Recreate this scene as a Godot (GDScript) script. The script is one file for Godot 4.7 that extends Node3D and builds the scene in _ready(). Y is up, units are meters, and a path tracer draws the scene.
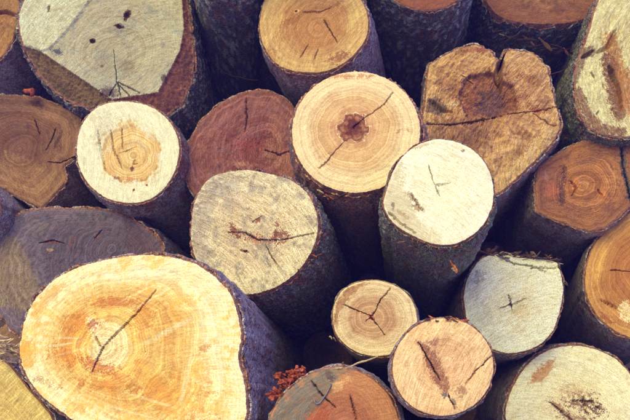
extends Node3D
# A pile of sawn logs seen end on from a little below, in soft daylight from behind the camera.


func _ready() -> void:
	var camera := Camera3D.new()
	camera.name = "camera"
	camera.position = Vector3(0.0, 0.55, 0.0)
	camera.rotation_degrees = Vector3(15.200, 6.750, 0)
	camera.fov = 33.398
	camera.near = 0.05
	camera.far = 200.0
	add_child(camera)
	var around := WorldEnvironment.new()
	around.name = "surroundings"
	var e := Environment.new()
	e.background_mode = Environment.BG_SKY
	var sky := ProceduralSkyMaterial.new()
	sky.sky_top_color = Color(0.44, 0.50, 0.92)
	sky.sky_horizon_color = Color(0.60, 0.64, 0.95)
	sky.ground_horizon_color = Color(0.62, 0.58, 0.86)
	sky.ground_bottom_color = Color(0.52, 0.50, 0.76)
	sky.sky_energy_multiplier = 1.3
	e.sky = Sky.new()
	e.sky.sky_material = sky
	e.fog_enabled = true
	e.fog_density = 0.035
	e.fog_light_color = Color(0.47, 0.45, 0.97)
	e.tonemap_mode = Environment.TONE_MAPPER_LINEAR
	e.tonemap_exposure = 1.48
	e.sdfgi_enabled = true
	e.ssao_enabled = true
	e.ssil_enabled = true
	around.environment = e
	add_child(around)
	var sun := DirectionalLight3D.new()
	sun.name = "sun"
	sun.light_color = Color(1.0, 0.965, 0.65)
	sun.light_energy = 0.8
	sun.light_angular_distance = 45.0
	sun.shadow_enabled = true
	sun.rotation_degrees = Vector3(-24, -14, 0)
	add_child(sun)

	noise_warp.seed = 3; noise_warp.frequency = 0.017; noise_warp.fractal_octaves = 2
	noise_mid.seed = 8; noise_mid.frequency = 0.075; noise_mid.fractal_octaves = 2
	noise_fine.seed = 21; noise_fine.frequency = 0.33; noise_fine.fractal_type = FastNoiseLite.FRACTAL_NONE
	noise_cell.seed = 5; noise_cell.frequency = 0.075; noise_cell.noise_type = FastNoiseLite.TYPE_CELLULAR
	noise_cell.cellular_return_type = FastNoiseLite.RETURN_DISTANCE2_SUB
	# bark tones (linear): ground tone, second tone, flecks, how many flecks, bare inner bark, how far back it is bare (mm, 0 for none)
	tints = {
		"smooth": [Color(0.58, 0.51, 0.49), Color(0.36, 0.27, 0.25), Color(0.74, 0.70, 0.66), 0.6, Color(0.52, 0.26, 0.18), 30.0],
		"peeling": [Color(0.50, 0.35, 0.31), Color(0.34, 0.23, 0.21), Color(0.64, 0.54, 0.48), 0.5, Color(0.70, 0.36, 0.24), 140.0],
		"scaly": [Color(0.29, 0.28, 0.29), Color(0.20, 0.21, 0.20), Color(0.84, 0.90, 0.76), 1.0, Color(0.42, 0.21, 0.15), 14.0],
		"mossy": [Color(0.42, 0.37, 0.33), Color(0.31, 0.39, 0.22), Color(0.62, 0.66, 0.48), 0.7, Color(0.50, 0.24, 0.16), 26.0],
		"flaky": [Color(0.45, 0.43, 0.42), Color(0.29, 0.26, 0.25), Color(0.74, 0.80, 0.68), 0.9, Color(0.60, 0.26, 0.18), 80.0],
		"shaggy": [Color(0.44, 0.35, 0.30), Color(0.33, 0.25, 0.22), Color(0.62, 0.52, 0.42), 0.55, Color(0.50, 0.26, 0.18), 60.0],
		"inner": [Color(0.20, 0.085, 0.075), Color(0.42, 0.22, 0.15), plain(Color.WHITE)],
	}
	tints.inner[2].vertex_color_use_as_albedo = true

	# ---- the place: bare ground under the pile and the bank behind it ----
	ground()
	# ---- the logs: each lies at its own spot, millimetres in its own frame ----
	var logs := [
		{"key": "A", "name": "sawn_log", "label": "large pale log with a smooth whitish facet, dark crescent knot and red-brown broken step", "bark": "scaly", "seed": 1,
			"at": Vector3(-0.7373, 1.4747, -1.5971), "z": Vector3(0.1243, 0.0262, 0.9919),
			"rim": [Vector2(-246.3, 74.3), Vector2(-237.8, 25.8), Vector2(-224.1, -22), Vector2(-185.1, -86.4), Vector2(-143.9, -129.6), Vector2(-94.1, -160.8), Vector2(-40.5, -183.3), Vector2(23.1, -205.6), Vector2(91, -222.2), Vector2(146.2, -205.2), Vector2(190.2, -165.6), Vector2(212.7, -102.5), Vector2(217.3, -38.1), Vector2(208.6, 27.5), Vector2(199.8, 94.5), Vector2(181.6, 181.8), Vector2(131, 251.8), Vector2(31.5, 293.5), Vector2(-78.2, 283.2), Vector2(-169, 227.8), Vector2(-223.5, 154.8)],
			"pith": Vector2(17.9, -47.7),
			"tex": 640,
			"spacing": 2.6, "step": 4.42,
			"sap": Color8(200, 194, 164), "heart": Color8(186, 178, 148), "stain": [Color8(112, 112, 112), 0.45],
			"hs": 0.5,
			"hw": 0.5,
			"soft": 0.3,
			"ring": 4.84335,
			"rc": 0.12,
			"ray": 0.1,
			"saw": 35,
			"sc": 0.216,
			"speck": 0.55,
			"rough": 2,
			"thick": 0.0504,
			"lip": 3.4499999999999997,
			"tear": 0.8,
			"sharp": 0.8,
			"zones": [{"poly": [Vector2(-275.3, 92.5), Vector2(-224.1, -22), Vector2(-174.7, -39.5), Vector2(-154, -36.5), Vector2(-126.5, 2.2), Vector2(-89.4, 56.6), Vector2(-57.7, 118.1), Vector2(-30.7, 180.8), Vector2(-157, 244)], "col": Color8(218, 222, 184), "k": 0.75, "e": 5.83509}],
			"rises": [{"poly": [Vector2(-275.3, 92.5), Vector2(-224.1, -22), Vector2(-174.7, -39.5), Vector2(-154, -36.5), Vector2(-126.5, 2.2), Vector2(-89.4, 56.6), Vector2(-57.7, 118.1), Vector2(-30.7, 180.8), Vector2(-157, 244)], "h": 6}],
			"plateau": {"poly": [Vector2(-264.5, 92.6), Vector2(-224.1, -22), Vector2(-174.7, -39.5), Vector2(-90.1, -97.7), Vector2(20.5, -174.7), Vector2(38.3, -171.8), Vector2(137.8, -154.4), Vector2(188, -32.3), Vector2(194.8, 36.5), Vector2(185, 119.2), Vector2(151.8, 226.2), Vector2(31.3, 296.8), Vector2(-170.7, 243.9)], "drop": 5, "slope": 0.65, "col": Color8(150, 98, 84), "col2": Color8(136, 112, 78), "split": -20.5465},
			"pits": [[-43.657, -6.421, 7.957, 9], [40.203, 72.397, 7.426, 10], [24.131, 38.89, 8.487, 9], [-167.397, 86.84, 3.978, 3]],
			"blobs": [[-43.657, -6.421, 8.487, 6.896, 0, Color8(58, 36, 34), 0.95, 0.3], [-13.452, -80.011, 5.305, 4.774, 0, Color8(70, 45, 40), 0.8, 0.3], [40.203, 72.397, 9.548, 18.566, -10, Color8(66, 36, 34), 0.92, 0.35], [21.468, 38.88, 15.914, 6.896, -20, Color8(66, 36, 34), 0.92, 0.35], [-167.397, 86.84, 4.244, 13.262, 0, Color8(90, 75, 60), 0.8, 0.6], [11.148, -154.821, 23.871, 15.914, -20, Color8(82, 62, 70), 0.8, 0.6], [150.832, -114.243, 7.957, 10.609, 0, Color8(84, 62, 62), 0.8, 0.6], [-132.696, -39.384, 15.914, 7.957, -30, Color8(70, 72, 92), 0.75, 0.8], [54.514, -79.773, 23.871, 21.218, 0, Color8(140, 120, 90), 0.5, 0.8], [13.649, -91.554, 58.351, 37.132, 0, Color8(166, 160, 132), 0.5, 0.9], [110.871, -62.031, 37.132, 53.046, 0, Color8(196, 190, 150), 0.45, 0.9], [202.719, -61.702, 10.609, 42.437, -10, Color8(96, 62, 62), 0.5, 1], [171.009, -191.127, 31.828, 10.609, 30, Color8(110, 70, 66), 0.5, 1], [-117.743, -132.389, 37.132, 10.609, -38, Color8(96, 78, 56), 0.5, 1]],
			"cracks": [[[Vector2(14.1, -32.9), Vector2(19.6, -68.2), Vector2(30, -131.9)], 0.541, 6], [[Vector2(29.7, -129), Vector2(66.3, -166)], 0.676, 7], [[Vector2(29.7, -129), Vector2(9.8, -169)], 0.631, 6], [[Vector2(32.1, -126.2), Vector2(91.5, -157.4)], 0.496, 6], [[Vector2(32.3, -129), Vector2(43.5, -171.8)], 0.631, 7]]},
		{"key": "B", "name": "sawn_log", "label": "honey-coloured log with a small eye-shaped knot, behind the star-hearted log", "bark": "smooth", "seed": 2,
			"at": Vector3(-0.1877, 1.4554, -1.5564), "z": Vector3(-0.0728, -0.0002, 0.9973),
			"rim": [Vector2(-139.2, 29.3), Vector2(-135.6, -16.4), Vector2(-121.8, -56.9), Vector2(-98, -92.3), Vector2(-64.5, -114.6), Vector2(-21.5, -126.8), Vector2(28.4, -128.8), Vector2(73.1, -111.6), Vector2(108, -82.8), Vector2(130.7, -47.3), Vector2(136.4, -6.8), Vector2(129.8, 32.7), Vector2(108, 80.2), Vector2(73.1, 124.5), Vector2(21.7, 154.2), Vector2(-35.7, 158.6), Vector2(-88.3, 138.9), Vector2(-124.6, 93.7)],
			"pith": Vector2(11.2, -9.7),
			"tex": 371,
			"spacing": 2.5, "step": 5.001,
			"sap": Color8(214, 178, 116), "heart": Color8(188, 136, 84), "stain": [Color8(150, 100, 70), 0.35],
			"hs": 0.62,
			"hw": 0.35,
			"soft": 0.22,
			"ring": 3.69622,
			"rc": 0.156,
			"ray": 0.08,
			"saw": 55,
			"sc": 0.216,
			"speck": 0.385,
			"rough": 1.4,
			"thick": 0.0504,
			"lip": 5.75,
			"swell": 6,
			"blobs": [[-45.396, 44.332, 8.501, 7.501, 0, Color8(235, 195, 120), 0.9, 0.3], [-45.396, 44.332, 4.501, 4.001, 0, Color8(90, 50, 40), 0.9, 0.3], [-55.548, 20.001, 35.005, 12.502, 30, Color8(150, 98, 60), 0.55, 0.7], [54.559, 49.795, 22.503, 7.501, 30, Color8(150, 95, 60), 0.6, 0.7], [96.771, -2.458, 15.002, 40.006, -15, Color8(222, 190, 120), 0.6, 0.5], [-111.16, -71.797, 20.003, 25.004, 0, Color8(165, 115, 75), 0.5, 0.8], [60.88, -96.999, 25.004, 15.002, 20, Color8(120, 62, 50), 0.5, 0.9]],
			"cracks": [[[Vector2(26.4, 10.9), Vector2(41.5, -18.5), Vector2(58.8, -53.4)], 0.765, 5], [[Vector2(-27.3, 39.4), Vector2(16.3, 34.5), Vector2(41.8, 42.8)], 0.595, 4], [[Vector2(-14.2, -54.1), Vector2(-34.3, -87.6)], 0.595, 4], [[Vector2(11.1, -70.3), Vector2(1, -96.5)], 0.595, 4]]},
		{"key": "C", "name": "mossy_log", "label": "big dark log with scaly flecked bark above the heart-shaped log", "bark": "scaly", "seed": 3,
			"at": Vector3(0.0914, 1.6438, -1.5861), "z": Vector3(0.0012, -0.0002, 1.0),
			"rim": [Vector2(-140.2, 36.9), Vector2(-129, -46.9), Vector2(-82.2, -108.3), Vector2(-13.3, -144.6), Vector2(56.5, -138.2), Vector2(103.3, -93.4), Vector2(127.6, -14.6), Vector2(113, 81.2), Vector2(62.7, 146.4), Vector2(-14, 172.1), Vector2(-91.1, 129.8)],
			"pith": Vector2(-7.8, -3.7),
			"tex": 294,
			"spacing": 3.85, "step": 6.544,
			"sap": Color8(150, 92, 66), "heart": Color8(120, 70, 52), "stain": [Color8(90, 60, 50), 0.4],
			"hs": 0.6,
			"hw": 0.4,
			"soft": 0.2,
			"ring": 4.46325,
			"rc": 0.12,
			"ray": 0.08,
			"saw": 20,
			"sc": 0.2025,
			"speck": 0.44,
			"rough": 3,
			"thick": 0.0504,
			"moss": [200, 350, 900, 200],
			"lip": 2.875},
		{"key": "D", "name": "sawn_log", "label": "brown log above the dark twig-strewn gap, beside the mossy split log", "bark": "scaly", "seed": 4,
			"at": Vector3(0.4192, 1.6728, -1.7521), "z": Vector3(0.0012, -0.0002, 1.0),
			"rim": [Vector2(-168.3, 36.2), Vector2(-152.4, -59.4), Vector2(-118.2, -111.1), Vector2(-66.7, -132.9), Vector2(-1.7, -143.3), Vector2(76.8, -139.6), Vector2(139.3, -110.8), Vector2(172.9, -37.1), Vector2(179.1, 71.7), Vector2(132.5, 165.6), Vector2(27.7, 208), Vector2(-85, 175.2), Vector2(-147.6, 105.4)],
			"pith": Vector2(-2.5, 7.4),
			"tex": 331,
			"spacing": 3.9, "step": 6.63,
			"sap": Color8(142, 92, 66), "heart": Color8(176, 138, 92), "stain": [Color8(98, 66, 56), 0.6],
			"hs": 0.5,
			"hw": 0.5,
			"soft": 0.3,
			"ring": 4.7849,
			"rc": 0.12,
			"ray": 0.1,
			"saw": 5,
			"sc": 0.243,
			"speck": 0.55,
			"rough": 2.5,
			"thick": 0.0504,
			"lip": 16.099999999999998,
			"tear": 2},
		{"key": "E", "name": "split_log", "label": "split log with moss-edged bark and a rust-coloured groove through cream wood", "bark": "mossy", "seed": 5,
			"at": Vector3(0.5791, 1.3723, -1.6691), "z": Vector3(0.0012, -0.0002, 1.0),
			"rim": [Vector2(-121.7, -71.6), Vector2(-113.3, -9.1), Vector2(-94.9, 31.4), Vector2(-72.4, 86.2), Vector2(-51.5, 147.6), Vector2(-21, 203.4), Vector2(29.8, 237.7), Vector2(104.9, 246.5), Vector2(169.9, 183.3), Vector2(185.7, 69.1), Vector2(162.2, -52.3), Vector2(105.7, -147.3), Vector2(39.9, -193.6), Vector2(-19.3, -203.8), Vector2(-76.3, -190.8), Vector2(-106.6, -163.2), Vector2(-121.2, -117.3)],
			"pith": Vector2(38.7, -4.4),
			"tex": 432,
			"spacing": 2.499, "step": 4.249,
			"sap": Color8(222, 216, 168), "heart": Color8(214, 206, 156), "stain": [Color8(170, 140, 90), 0.35],
			"hs": 0.5,
			"hw": 0.4,
			"soft": 0.3,
			"ring": 4.34642,
			"rc": 0.08,
			"ray": 0.06,
			"saw": 80,
			"sc": 0.27,
			"speck": 0.495,
			"rough": 3,
			"thick": 0.0504,
			"moss": [150, 330, 2600, 150],
			"lip": 2.875,
			"tear": 3,
			"zones": [{"poly": [Vector2(-53.6, 6.6), Vector2(-36.9, 27.8), Vector2(-18.9, -6.5), Vector2(-14.4, -96.2), Vector2(-14.1, -157.1), Vector2(-36.8, -171.8), Vector2(-48.2, -102.4)], "col": Color8(112, 66, 48), "k": 0.9, "e": 7.49757}, {"poly": [Vector2(-41.3, 56), Vector2(-13.6, 87.9), Vector2(-1.1, -18.5), Vector2(31.2, -69.1), Vector2(6.8, -158.1), Vector2(-19.4, -141.1), Vector2(-21.9, -33.7)], "col": Color8(166, 96, 48), "k": 0.8, "e": 9.99676}, {"poly": [Vector2(-104.6, 32), Vector2(-76.8, 41.4), Vector2(-54.3, 23.3), Vector2(-92.7, 3.5), Vector2(-118.2, -60.9), Vector2(-131.6, -49.2)], "col": Color8(110, 80, 64), "k": 0.85, "e": 4.99838}, {"poly": [Vector2(-134.1, -76.3), Vector2(-108.9, -163.1), Vector2(-76.6, -193.4), Vector2(-17, -203.9), Vector2(-14.7, -183.2), Vector2(-69.5, -170.2), Vector2(-94, -132), Vector2(-111.6, -66.7)], "col": Color8(112, 68, 54), "k": 0.85, "e": 6.24798}],
			"blobs": [[-79.93, -38.519, 3.249, 9.997, 10, Color8(100, 80, 60), 0.8, 0.5], [-100.891, -105.009, 2.499, 9.997, 20, Color8(110, 90, 60), 0.8, 0.5], [-78.3, -140.787, 2.999, 7.498, -40, Color8(70, 60, 60), 0.8, 0.5], [-56.732, -69.698, 2.499, 9.997, 0, Color8(120, 95, 65), 0.7, 0.5]],
			"grooves": [[[Vector2(-59.2, 23.6), Vector2(-33.4, 38.7), Vector2(-9.3, 82)], 7.498, 20], [[Vector2(-36.8, -16.4), Vector2(-24.1, -76.9), Vector2(-21.1, -135.7)], 8.747, 22], [[Vector2(-99.4, 9.4), Vector2(-68.2, 29.7)], 6.248, 18]]},
		{"key": "F", "name": "cracked_log", "label": "orange-brown wedge of a log beside the smooth whitish facet", "bark": "smooth", "seed": 6,
			"at": Vector3(-1.1081, 1.579, -1.5962), "z": Vector3(0.056, 0.013, 0.9983),
			"rim": [Vector2(94.4, 35.3), Vector2(103.7, -17.9), Vector2(93.9, -75.7), Vector2(73.1, -132.3), Vector2(17.4, -151.4), Vector2(-62.4, -118.8), Vector2(-123.1, -34.4), Vector2(-139.1, 69.7), Vector2(-102.6, 155.2), Vector2(-18, 174.4), Vector2(56, 116.2)],
			"pith": Vector2(-14.2, 39.5),
			"tex": 277,
			"spacing": 3.9, "step": 7.8,
			"sap": Color8(172, 126, 74), "heart": Color8(150, 100, 62), "stain": [Color8(110, 80, 60), 0.4],
			"hs": 0.5,
			"hw": 0.4,
			"soft": 0.3,
			"ring": 5.97864,
			"rc": 0.13,
			"ray": 0.2,
			"saw": 70,
			"sc": 0.27,
			"speck": 0.44,
			"rough": 3,
			"thick": 0.0504,
			"lip": 2.875,
			"tear": 3,
			"grooves": [[[Vector2(20.3, -5.6), Vector2(70.6, -1.2), Vector2(106.5, -18)], 6.875, 18]]},
		{"key": "G", "name": "sawn_log", "label": "dull brown angular log with a notched corner beside the cream ringed log", "bark": "smooth", "seed": 7,
			"at": Vector3(-0.9733, 1.195, -1.6755), "z": Vector3(0.056, 0.013, 0.9983),
			"rim": [Vector2(-208.2, 68.8), Vector2(-183.4, 133.5), Vector2(-102.8, 170.4), Vector2(12.2, 158.2), Vector2(124.3, 104.5), Vector2(134.6, 54.6), Vector2(132.7, -11.5), Vector2(94.7, -41.9), Vector2(109.6, -81.6), Vector2(80.8, -117.1), Vector2(49.8, -155.1), Vector2(-10.3, -126.5), Vector2(-83.3, -89), Vector2(-164.2, -42.2)],
			"pith": Vector2(-26.3, 6.3),
			"tex": 452,
			"spacing": 2.6, "step": 5.2,
			"sap": Color8(152, 112, 84), "heart": Color8(126, 86, 68), "stain": [Color8(92, 66, 60), 0.5],
			"hs": 0.6,
			"hw": 0.5,
			"soft": 0.3,
			"ring": 5.38628,
			"rc": 0.24,
			"ray": 0.08,
			"saw": -50,
			"sc": 0.216,
			"speck": 0.55,
			"rough": 1.8,
			"thick": 0.0504,
			"lip": 2.875,
			"tear": 1.6,
			"sharp": 0.8,
			"zones": [{"poly": [Vector2(-76.4, 7.5), Vector2(4.8, -23), Vector2(85.5, -58.7), Vector2(109.6, -81.6), Vector2(49.8, -155.1), Vector2(-69.2, -92.1)], "col": Color8(168, 128, 86), "k": 0.6, "e": 13.4657}, {"poly": [Vector2(-132.7, 180.4), Vector2(24.3, 175.9), Vector2(71.2, 132.6), Vector2(-39.6, 117.8), Vector2(-121.5, 96.2)], "col": Color8(104, 72, 64), "k": 0.6, "e": 16.1588}],
			"blobs": [[8.518, 140.287, 24.238, 10.773, -20, Color8(84, 52, 50), 0.7, 0.6], [75.996, 32.798, 5.386, 26.931, -20, Color8(84, 58, 52), 0.7, 0.5], [-11.493, 69.835, 5.386, 21.545, 10, Color8(96, 68, 58), 0.6, 0.5], [-50.073, 64.936, 37.704, 26.931, 0, Color8(110, 78, 72), 0.45, 1.1], [44.975, 115.508, 37.704, 16.159, -10, Color8(168, 124, 94), 0.5, 1]],
			"cracks": [[[Vector2(66.8, 67.9), Vector2(59.4, 33.2), Vector2(45.8, 4.7)], 0.87, 6], [[Vector2(135.5, -11.6), Vector2(88.4, -33.3), Vector2(55.1, -29.8)], 0.87, 12], [[Vector2(5.4, 92.9), Vector2(24.4, 48.5)], 0.824, 5]]},
		{"key": "H", "name": "sawn_log", "label": "round cream log with an orange ringed heart and smooth purplish bark", "bark": "smooth", "seed": 8,
			"at": Vector3(-0.658, 1.1499, -1.5791), "z": Vector3(0.0699, 0.0261, 0.9972),
			"rim": [Vector2(-127.5, -0.9), Vector2(-127.6, 50.4), Vector2(-111.3, 94), Vector2(-80.5, 123.8), Vector2(-42.5, 134.2), Vector2(-1.1, 133.3), Vector2(46.2, 121.2), Vector2(89.2, 89.9), Vector2(117, 51.2), Vector2(129.8, 5.3), Vector2(125.2, -44.9), Vector2(107.9, -86.3), Vector2(77.9, -119.4), Vector2(39.4, -134.2), Vector2(-2.6, -133.6), Vector2(-45.9, -120.2), Vector2(-86.2, -88.6), Vector2(-115.4, -46.3)],
			"pith": Vector2(15.2, -11.4),
			"tex": 314,
			"spacing": 2.493, "step": 4.986,
			"sap": Color8(242, 240, 204), "heart": Color8(228, 190, 124), "stain": [Color8(206, 200, 176), 0.5],
			"hs": 0.56,
			"hw": 0.3,
			"soft": 0.06,
			"ring": 5.6366,
			"rc": 0.195,
			"ray": 0.05,
			"saw": -78,
			"sc": 0.135,
			"speck": 0.22,
			"rough": 0.8,
			"thick": 0.0504,
			"lip": 2.3,
			"rs": 0.15,
			"swell": 5,
			"blobs": [[21.652, -30.038, 7.479, 7.479, 0, Color8(150, 90, 40), 0.8, 0.4], [24.167, -30.08, 3.989, 3.989, 0, Color8(230, 190, 120), 0.8, 0.3], [15.534, -48.382, 4.986, 7.479, 0, Color8(110, 60, 40), 0.8, 0.4], [-20.159, -71.381, 7.479, 4.986, 0, Color8(130, 80, 50), 0.7, 0.6], [24.739, -103.187, 3.49, 3.989, 0, Color8(120, 50, 40), 0.8, 0.3], [56.087, -90.734, 2.992, 3.49, 0, Color8(120, 60, 40), 0.8, 0.3], [12.769, -77.101, 29.917, 6.233, 0, Color8(185, 110, 70), 0.45, 0.9], [-59.537, 62.752, 29.917, 44.876, -20, Color8(212, 204, 176), 0.5, 0.7]],
			"cracks": [[[Vector2(-20.6, -5.4), Vector2(-0.8, -0.4), Vector2(21.1, 9.9)], 0.678, 4], [[Vector2(-46.2, 57), Vector2(-34, 2.8), Vector2(-9.8, -45.3)], 0.636, 4], [[Vector2(-18.5, 62), Vector2(-11.2, 2.4)], 0.509, 3], [[Vector2(-79.6, 57.7), Vector2(-67, 3.4), Vector2(-49.1, -55.2)], 0.509, 2.5]]},
		{"key": "I", "name": "shaded_log", "label": "dark red-brown log end in the hollow above the grey-blotched log", "bark": "smooth", "seed": 9,
			"at": Vector3(-0.3685, 1.1751, -1.651), "z": Vector3(0.0012, -0.0002, 1.0),
			"rim": [Vector2(-167.9, -43), Vector2(-160, 11.2), Vector2(-120.5, 78.7), Vector2(-71.5, 124), Vector2(-11.1, 151.9), Vector2(55.2, 148.4), Vector2(102.8, 117.8), Vector2(129.2, 66.6), Vector2(142.5, -1.9), Vector2(135.2, -68.2), Vector2(100.2, -119.4), Vector2(40.2, -156.2), Vector2(-53.7, -161), Vector2(-129.9, -124.5)],
			"pith": Vector2(37.3, -10.9),
			"tex": 307,
			"spacing": 3.831, "step": 7.662,
			"sap": Color8(154, 100, 92), "heart": Color8(136, 82, 80), "stain": [Color8(112, 76, 84), 0.5],
			"hs": 0.6,
			"hw": 0.5,
			"soft": 0.3,
			"ring": 5.55228,
			"rc": 0.26,
			"ray": 0.12,
			"saw": 85,
			"sc": 0.297,
			"speck": 0.605,
			"rough": 3.2,
			"thick": 0.0504,
			"lip": 4.6,
			"tear": 3,
			"zones": [{"poly": [Vector2(61.4, 92), Vector2(92.9, 73.9), Vector2(98.8, 13.5), Vector2(78.5, -12.6), Vector2(114.4, -8.8), Vector2(135.1, -55), Vector2(97.4, -93.1), Vector2(37.3, -10.9), Vector2(57.3, 26.2)], "col": Color8(166, 116, 98), "k": 0.65, "e": 12.7702}],
			"blobs": [[-18.76, -46.212, 56.189, 7.662, -8, Color8(186, 132, 116), 0.55, 1], [-2.527, -73.52, 66.405, 6.385, -6, Color8(186, 132, 116), 0.5, 1], [5.908, 1.295, 35.757, 25.54, 0, Color8(150, 66, 64), 0.5, 1.1]],
			"cracks": [[[Vector2(-8, 134.8), Vector2(-3.9, 78.6), Vector2(-8.1, 40.1)], 0.521, 4], [[Vector2(45, -11.2), Vector2(83.8, -26.3), Vector2(124.6, -9.2)], 0.608, 5]]},
		{"key": "J", "name": "sawn_log", "label": "round tan log with a dark star-shaped heart crossed by one long crack", "bark": "peeling", "seed": 10,
			"at": Vector3(-0.0804, 1.1237, -1.4527), "z": Vector3(0.0012, -0.0002, 1.0),
			"rim": [Vector2(140.2, 6.6), Vector2(133.9, -42), Vector2(111.9, -85), Vector2(76.9, -117.6), Vector2(33, -136.3), Vector2(-14.9, -139), Vector2(-61.5, -125.2), Vector2(-101.4, -96.3), Vector2(-129.7, -55.3), Vector2(-142.8, -6.8), Vector2(-138.5, 43.4), Vector2(-117.2, 88.9), Vector2(-81.1, 123.9), Vector2(-34.8, 143.6), Vector2(15.6, 145.5), Vector2(63.6, 129.6), Vector2(103.2, 98.1), Vector2(129.7, 55.3)],
			"pith": Vector2(-6.5, 9.8),
			"tex": 384,
			"spacing": 2.217, "step": 4.433,
			"sap": Color8(242, 218, 172), "heart": Color8(226, 186, 134), "stain": [Color8(216, 180, 130), 0.3],
			"hs": 0.66,
			"hw": 0.12,
			"soft": 0.15,
			"ring": 2.79501,
			"rc": 0.182,
			"ray": 0.05,
			"saw": 20,
			"sc": 0.0945,
			"speck": 0.242,
			"rough": 0.7,
			"thick": 0.066,
			"lip": 14.95,
			"rs": 0.8,
			"swell": 11,
			"blobs": [[92.368, -4.247, 6.65, 4.433, 30, Color8(190, 140, 90), 0.6, 0.6], [114.322, -0.559, 4.433, 4.433, 0, Color8(190, 140, 90), 0.6, 0.6], [-58.155, -46.882, 13.3, 2.66, 10, Color8(186, 130, 90), 0.5, 0.5], [-126.011, 127.859, 11.084, 17.734, -30, Color8(150, 104, 76), 0.7, 0.8], [-29.716, 137.368, 62.068, 5.542, -4, Color8(186, 110, 70), 0.55, 0.8]],
			"cracks": [[[Vector2(13.8, 27.9), Vector2(36.3, 43.5), Vector2(63.4, 63.8), Vector2(84.1, 89.3)], 0.716, 10], [[Vector2(-24.7, -20.1), Vector2(-47, -42.7), Vector2(-64.9, -67.6), Vector2(-82.7, -80.8)], 0.716, 9], [[Vector2(-6.5, 9.8), Vector2(13.8, 27.9)], 0.603, 6]],
			"star": {"r": 37.684, "col": Color8(196, 142, 104), "line": Color8(240, 208, 160), "rim": Color8(118, 64, 50), "core": Color8(104, 50, 54)}},
		{"key": "K", "name": "sawn_log", "label": "bright cream-white log with torn fibres on its rim and mossy dark bark below", "bark": "mossy", "seed": 11,
			"at": Vector3(0.0872, 0.9427, -1.3212), "z": Vector3(0.0012, -0.0002, 1.0),
			"rim": [Vector2(-108.2, -29.6), Vector2(-103.6, 0.7), Vector2(-86.7, 45.4), Vector2(-64, 77.9), Vector2(-33.9, 97.7), Vector2(1.8, 106.7), Vector2(36.5, 98.8), Vector2(68.4, 80.7), Vector2(89.7, 52.9), Vector2(100.8, 17.8), Vector2(100, -22.4), Vector2(84.4, -61.5), Vector2(56.6, -90), Vector2(20.2, -106.6), Vector2(-19, -103.6), Vector2(-60, -84.9), Vector2(-89.8, -62.3)],
			"pith": Vector2(-2.5, 11.4),
			"tex": 326,
			"spacing": 1.942, "step": 3.301,
			"sap": Color8(250, 250, 222), "heart": Color8(248, 246, 212), "stain": [Color8(216, 204, 170), 0.35],
			"hs": 0.5,
			"hw": 0.4,
			"soft": 0.3,
			"ring": 2.95476,
			"rc": 0.035,
			"ray": 0.04,
			"saw": -35,
			"sc": 0.135,
			"speck": 0.275,
			"rough": 0.8,
			"thick": 0.054,
			"moss": [180, 330, 1500, 130],
			"lip": 5.75,
			"rs": 0.6,
			"swell": 7,
			"zones": [{"poly": [Vector2(-112, -25.4), Vector2(-95.1, 25.1), Vector2(-70.3, 65.6), Vector2(-68.1, 13.8), Vector2(-50.6, -37.5), Vector2(-30.9, -69.9), Vector2(5.6, -98.4), Vector2(-23.1, -109.4), Vector2(-86.3, -72.3)], "col": Color8(206, 188, 150), "k": 0.75, "e": 7.76679}],
			"blobs": [[-53.577, -13.172, 4.854, 15.534, 35, Color8(176, 144, 110), 0.7, 0.9], [-42.801, -33.69, 13.592, 5.825, -35, Color8(170, 136, 100), 0.7, 0.6], [-73.914, -44.746, 13.592, 4.854, -40, Color8(186, 160, 120), 0.7, 0.7], [-90.763, -28.121, 3.883, 7.767, 0, Color8(120, 104, 96), 0.7, 0.6], [49.029, 79.436, 4.854, 3.883, 0, Color8(110, 90, 80), 0.7, 0.6], [-34.017, 93.467, 27.184, 3.883, 14, Color8(180, 150, 110), 0.5, 0.8]],
			"cracks": [[[Vector2(-18.2, 51), Vector2(-11.7, 22), Vector2(0.3, -11)], 0.429, 5], [[Vector2(-100.8, -39.9), Vector2(-74.6, -64.7), Vector2(-44.8, -87.3)], 0.528, 5], [[Vector2(-55.1, -3), Vector2(-46.2, -21.5), Vector2(-31.6, -42.1)], 0.528, 4], [[Vector2(-6.5, 9.5), Vector2(20.7, 14.7)], 0.264, 3]]},
		{"key": "L", "name": "sawn_log", "label": "buff log with grey blotches and a ragged red-brown seam across its middle", "bark": "flaky", "seed": 12,
			"at": Vector3(-0.3007, 0.9057, -1.4156), "z": Vector3(0.0012, -0.0002, 1.0),
			"rim": [Vector2(-133.8, -8.7), Vector2(-131.7, 40), Vector2(-120.2, 80.1), Vector2(-97, 111.1), Vector2(-57.4, 123.3), Vector2(-13.2, 126.2), Vector2(35.4, 115.2), Vector2(79.1, 100), Vector2(111.7, 74.2), Vector2(131, 40.5), Vector2(139.5, -1.2), Vector2(131, -43.8), Vector2(110.2, -81.4), Vector2(81.1, -112.2), Vector2(39.6, -134.3), Vector2(-12.6, -143.8), Vector2(-70.5, -124), Vector2(-110.8, -82.9), Vector2(-127.6, -48.1)],
			"pith": Vector2(-1, -16.7),
			"tex": 396,
			"spacing": 2.12, "step": 3.604,
			"sap": Color8(238, 226, 184), "heart": Color8(230, 210, 168), "stain": [Color8(150, 136, 124), 0.75],
			"hs": 0.6,
			"hw": 0.5,
			"soft": 0.3,
			"ring": 3.68685,
			"rc": 0.06,
			"ray": 0.15,
			"saw": -40,
			"sc": 0.27,
			"speck": 0.825,
			"rough": 1.1,
			"thick": 0.06,
			"moss": [300, 390, 900, 200],
			"lip": 12.649999999999999,
			"swell": 9,
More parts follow.
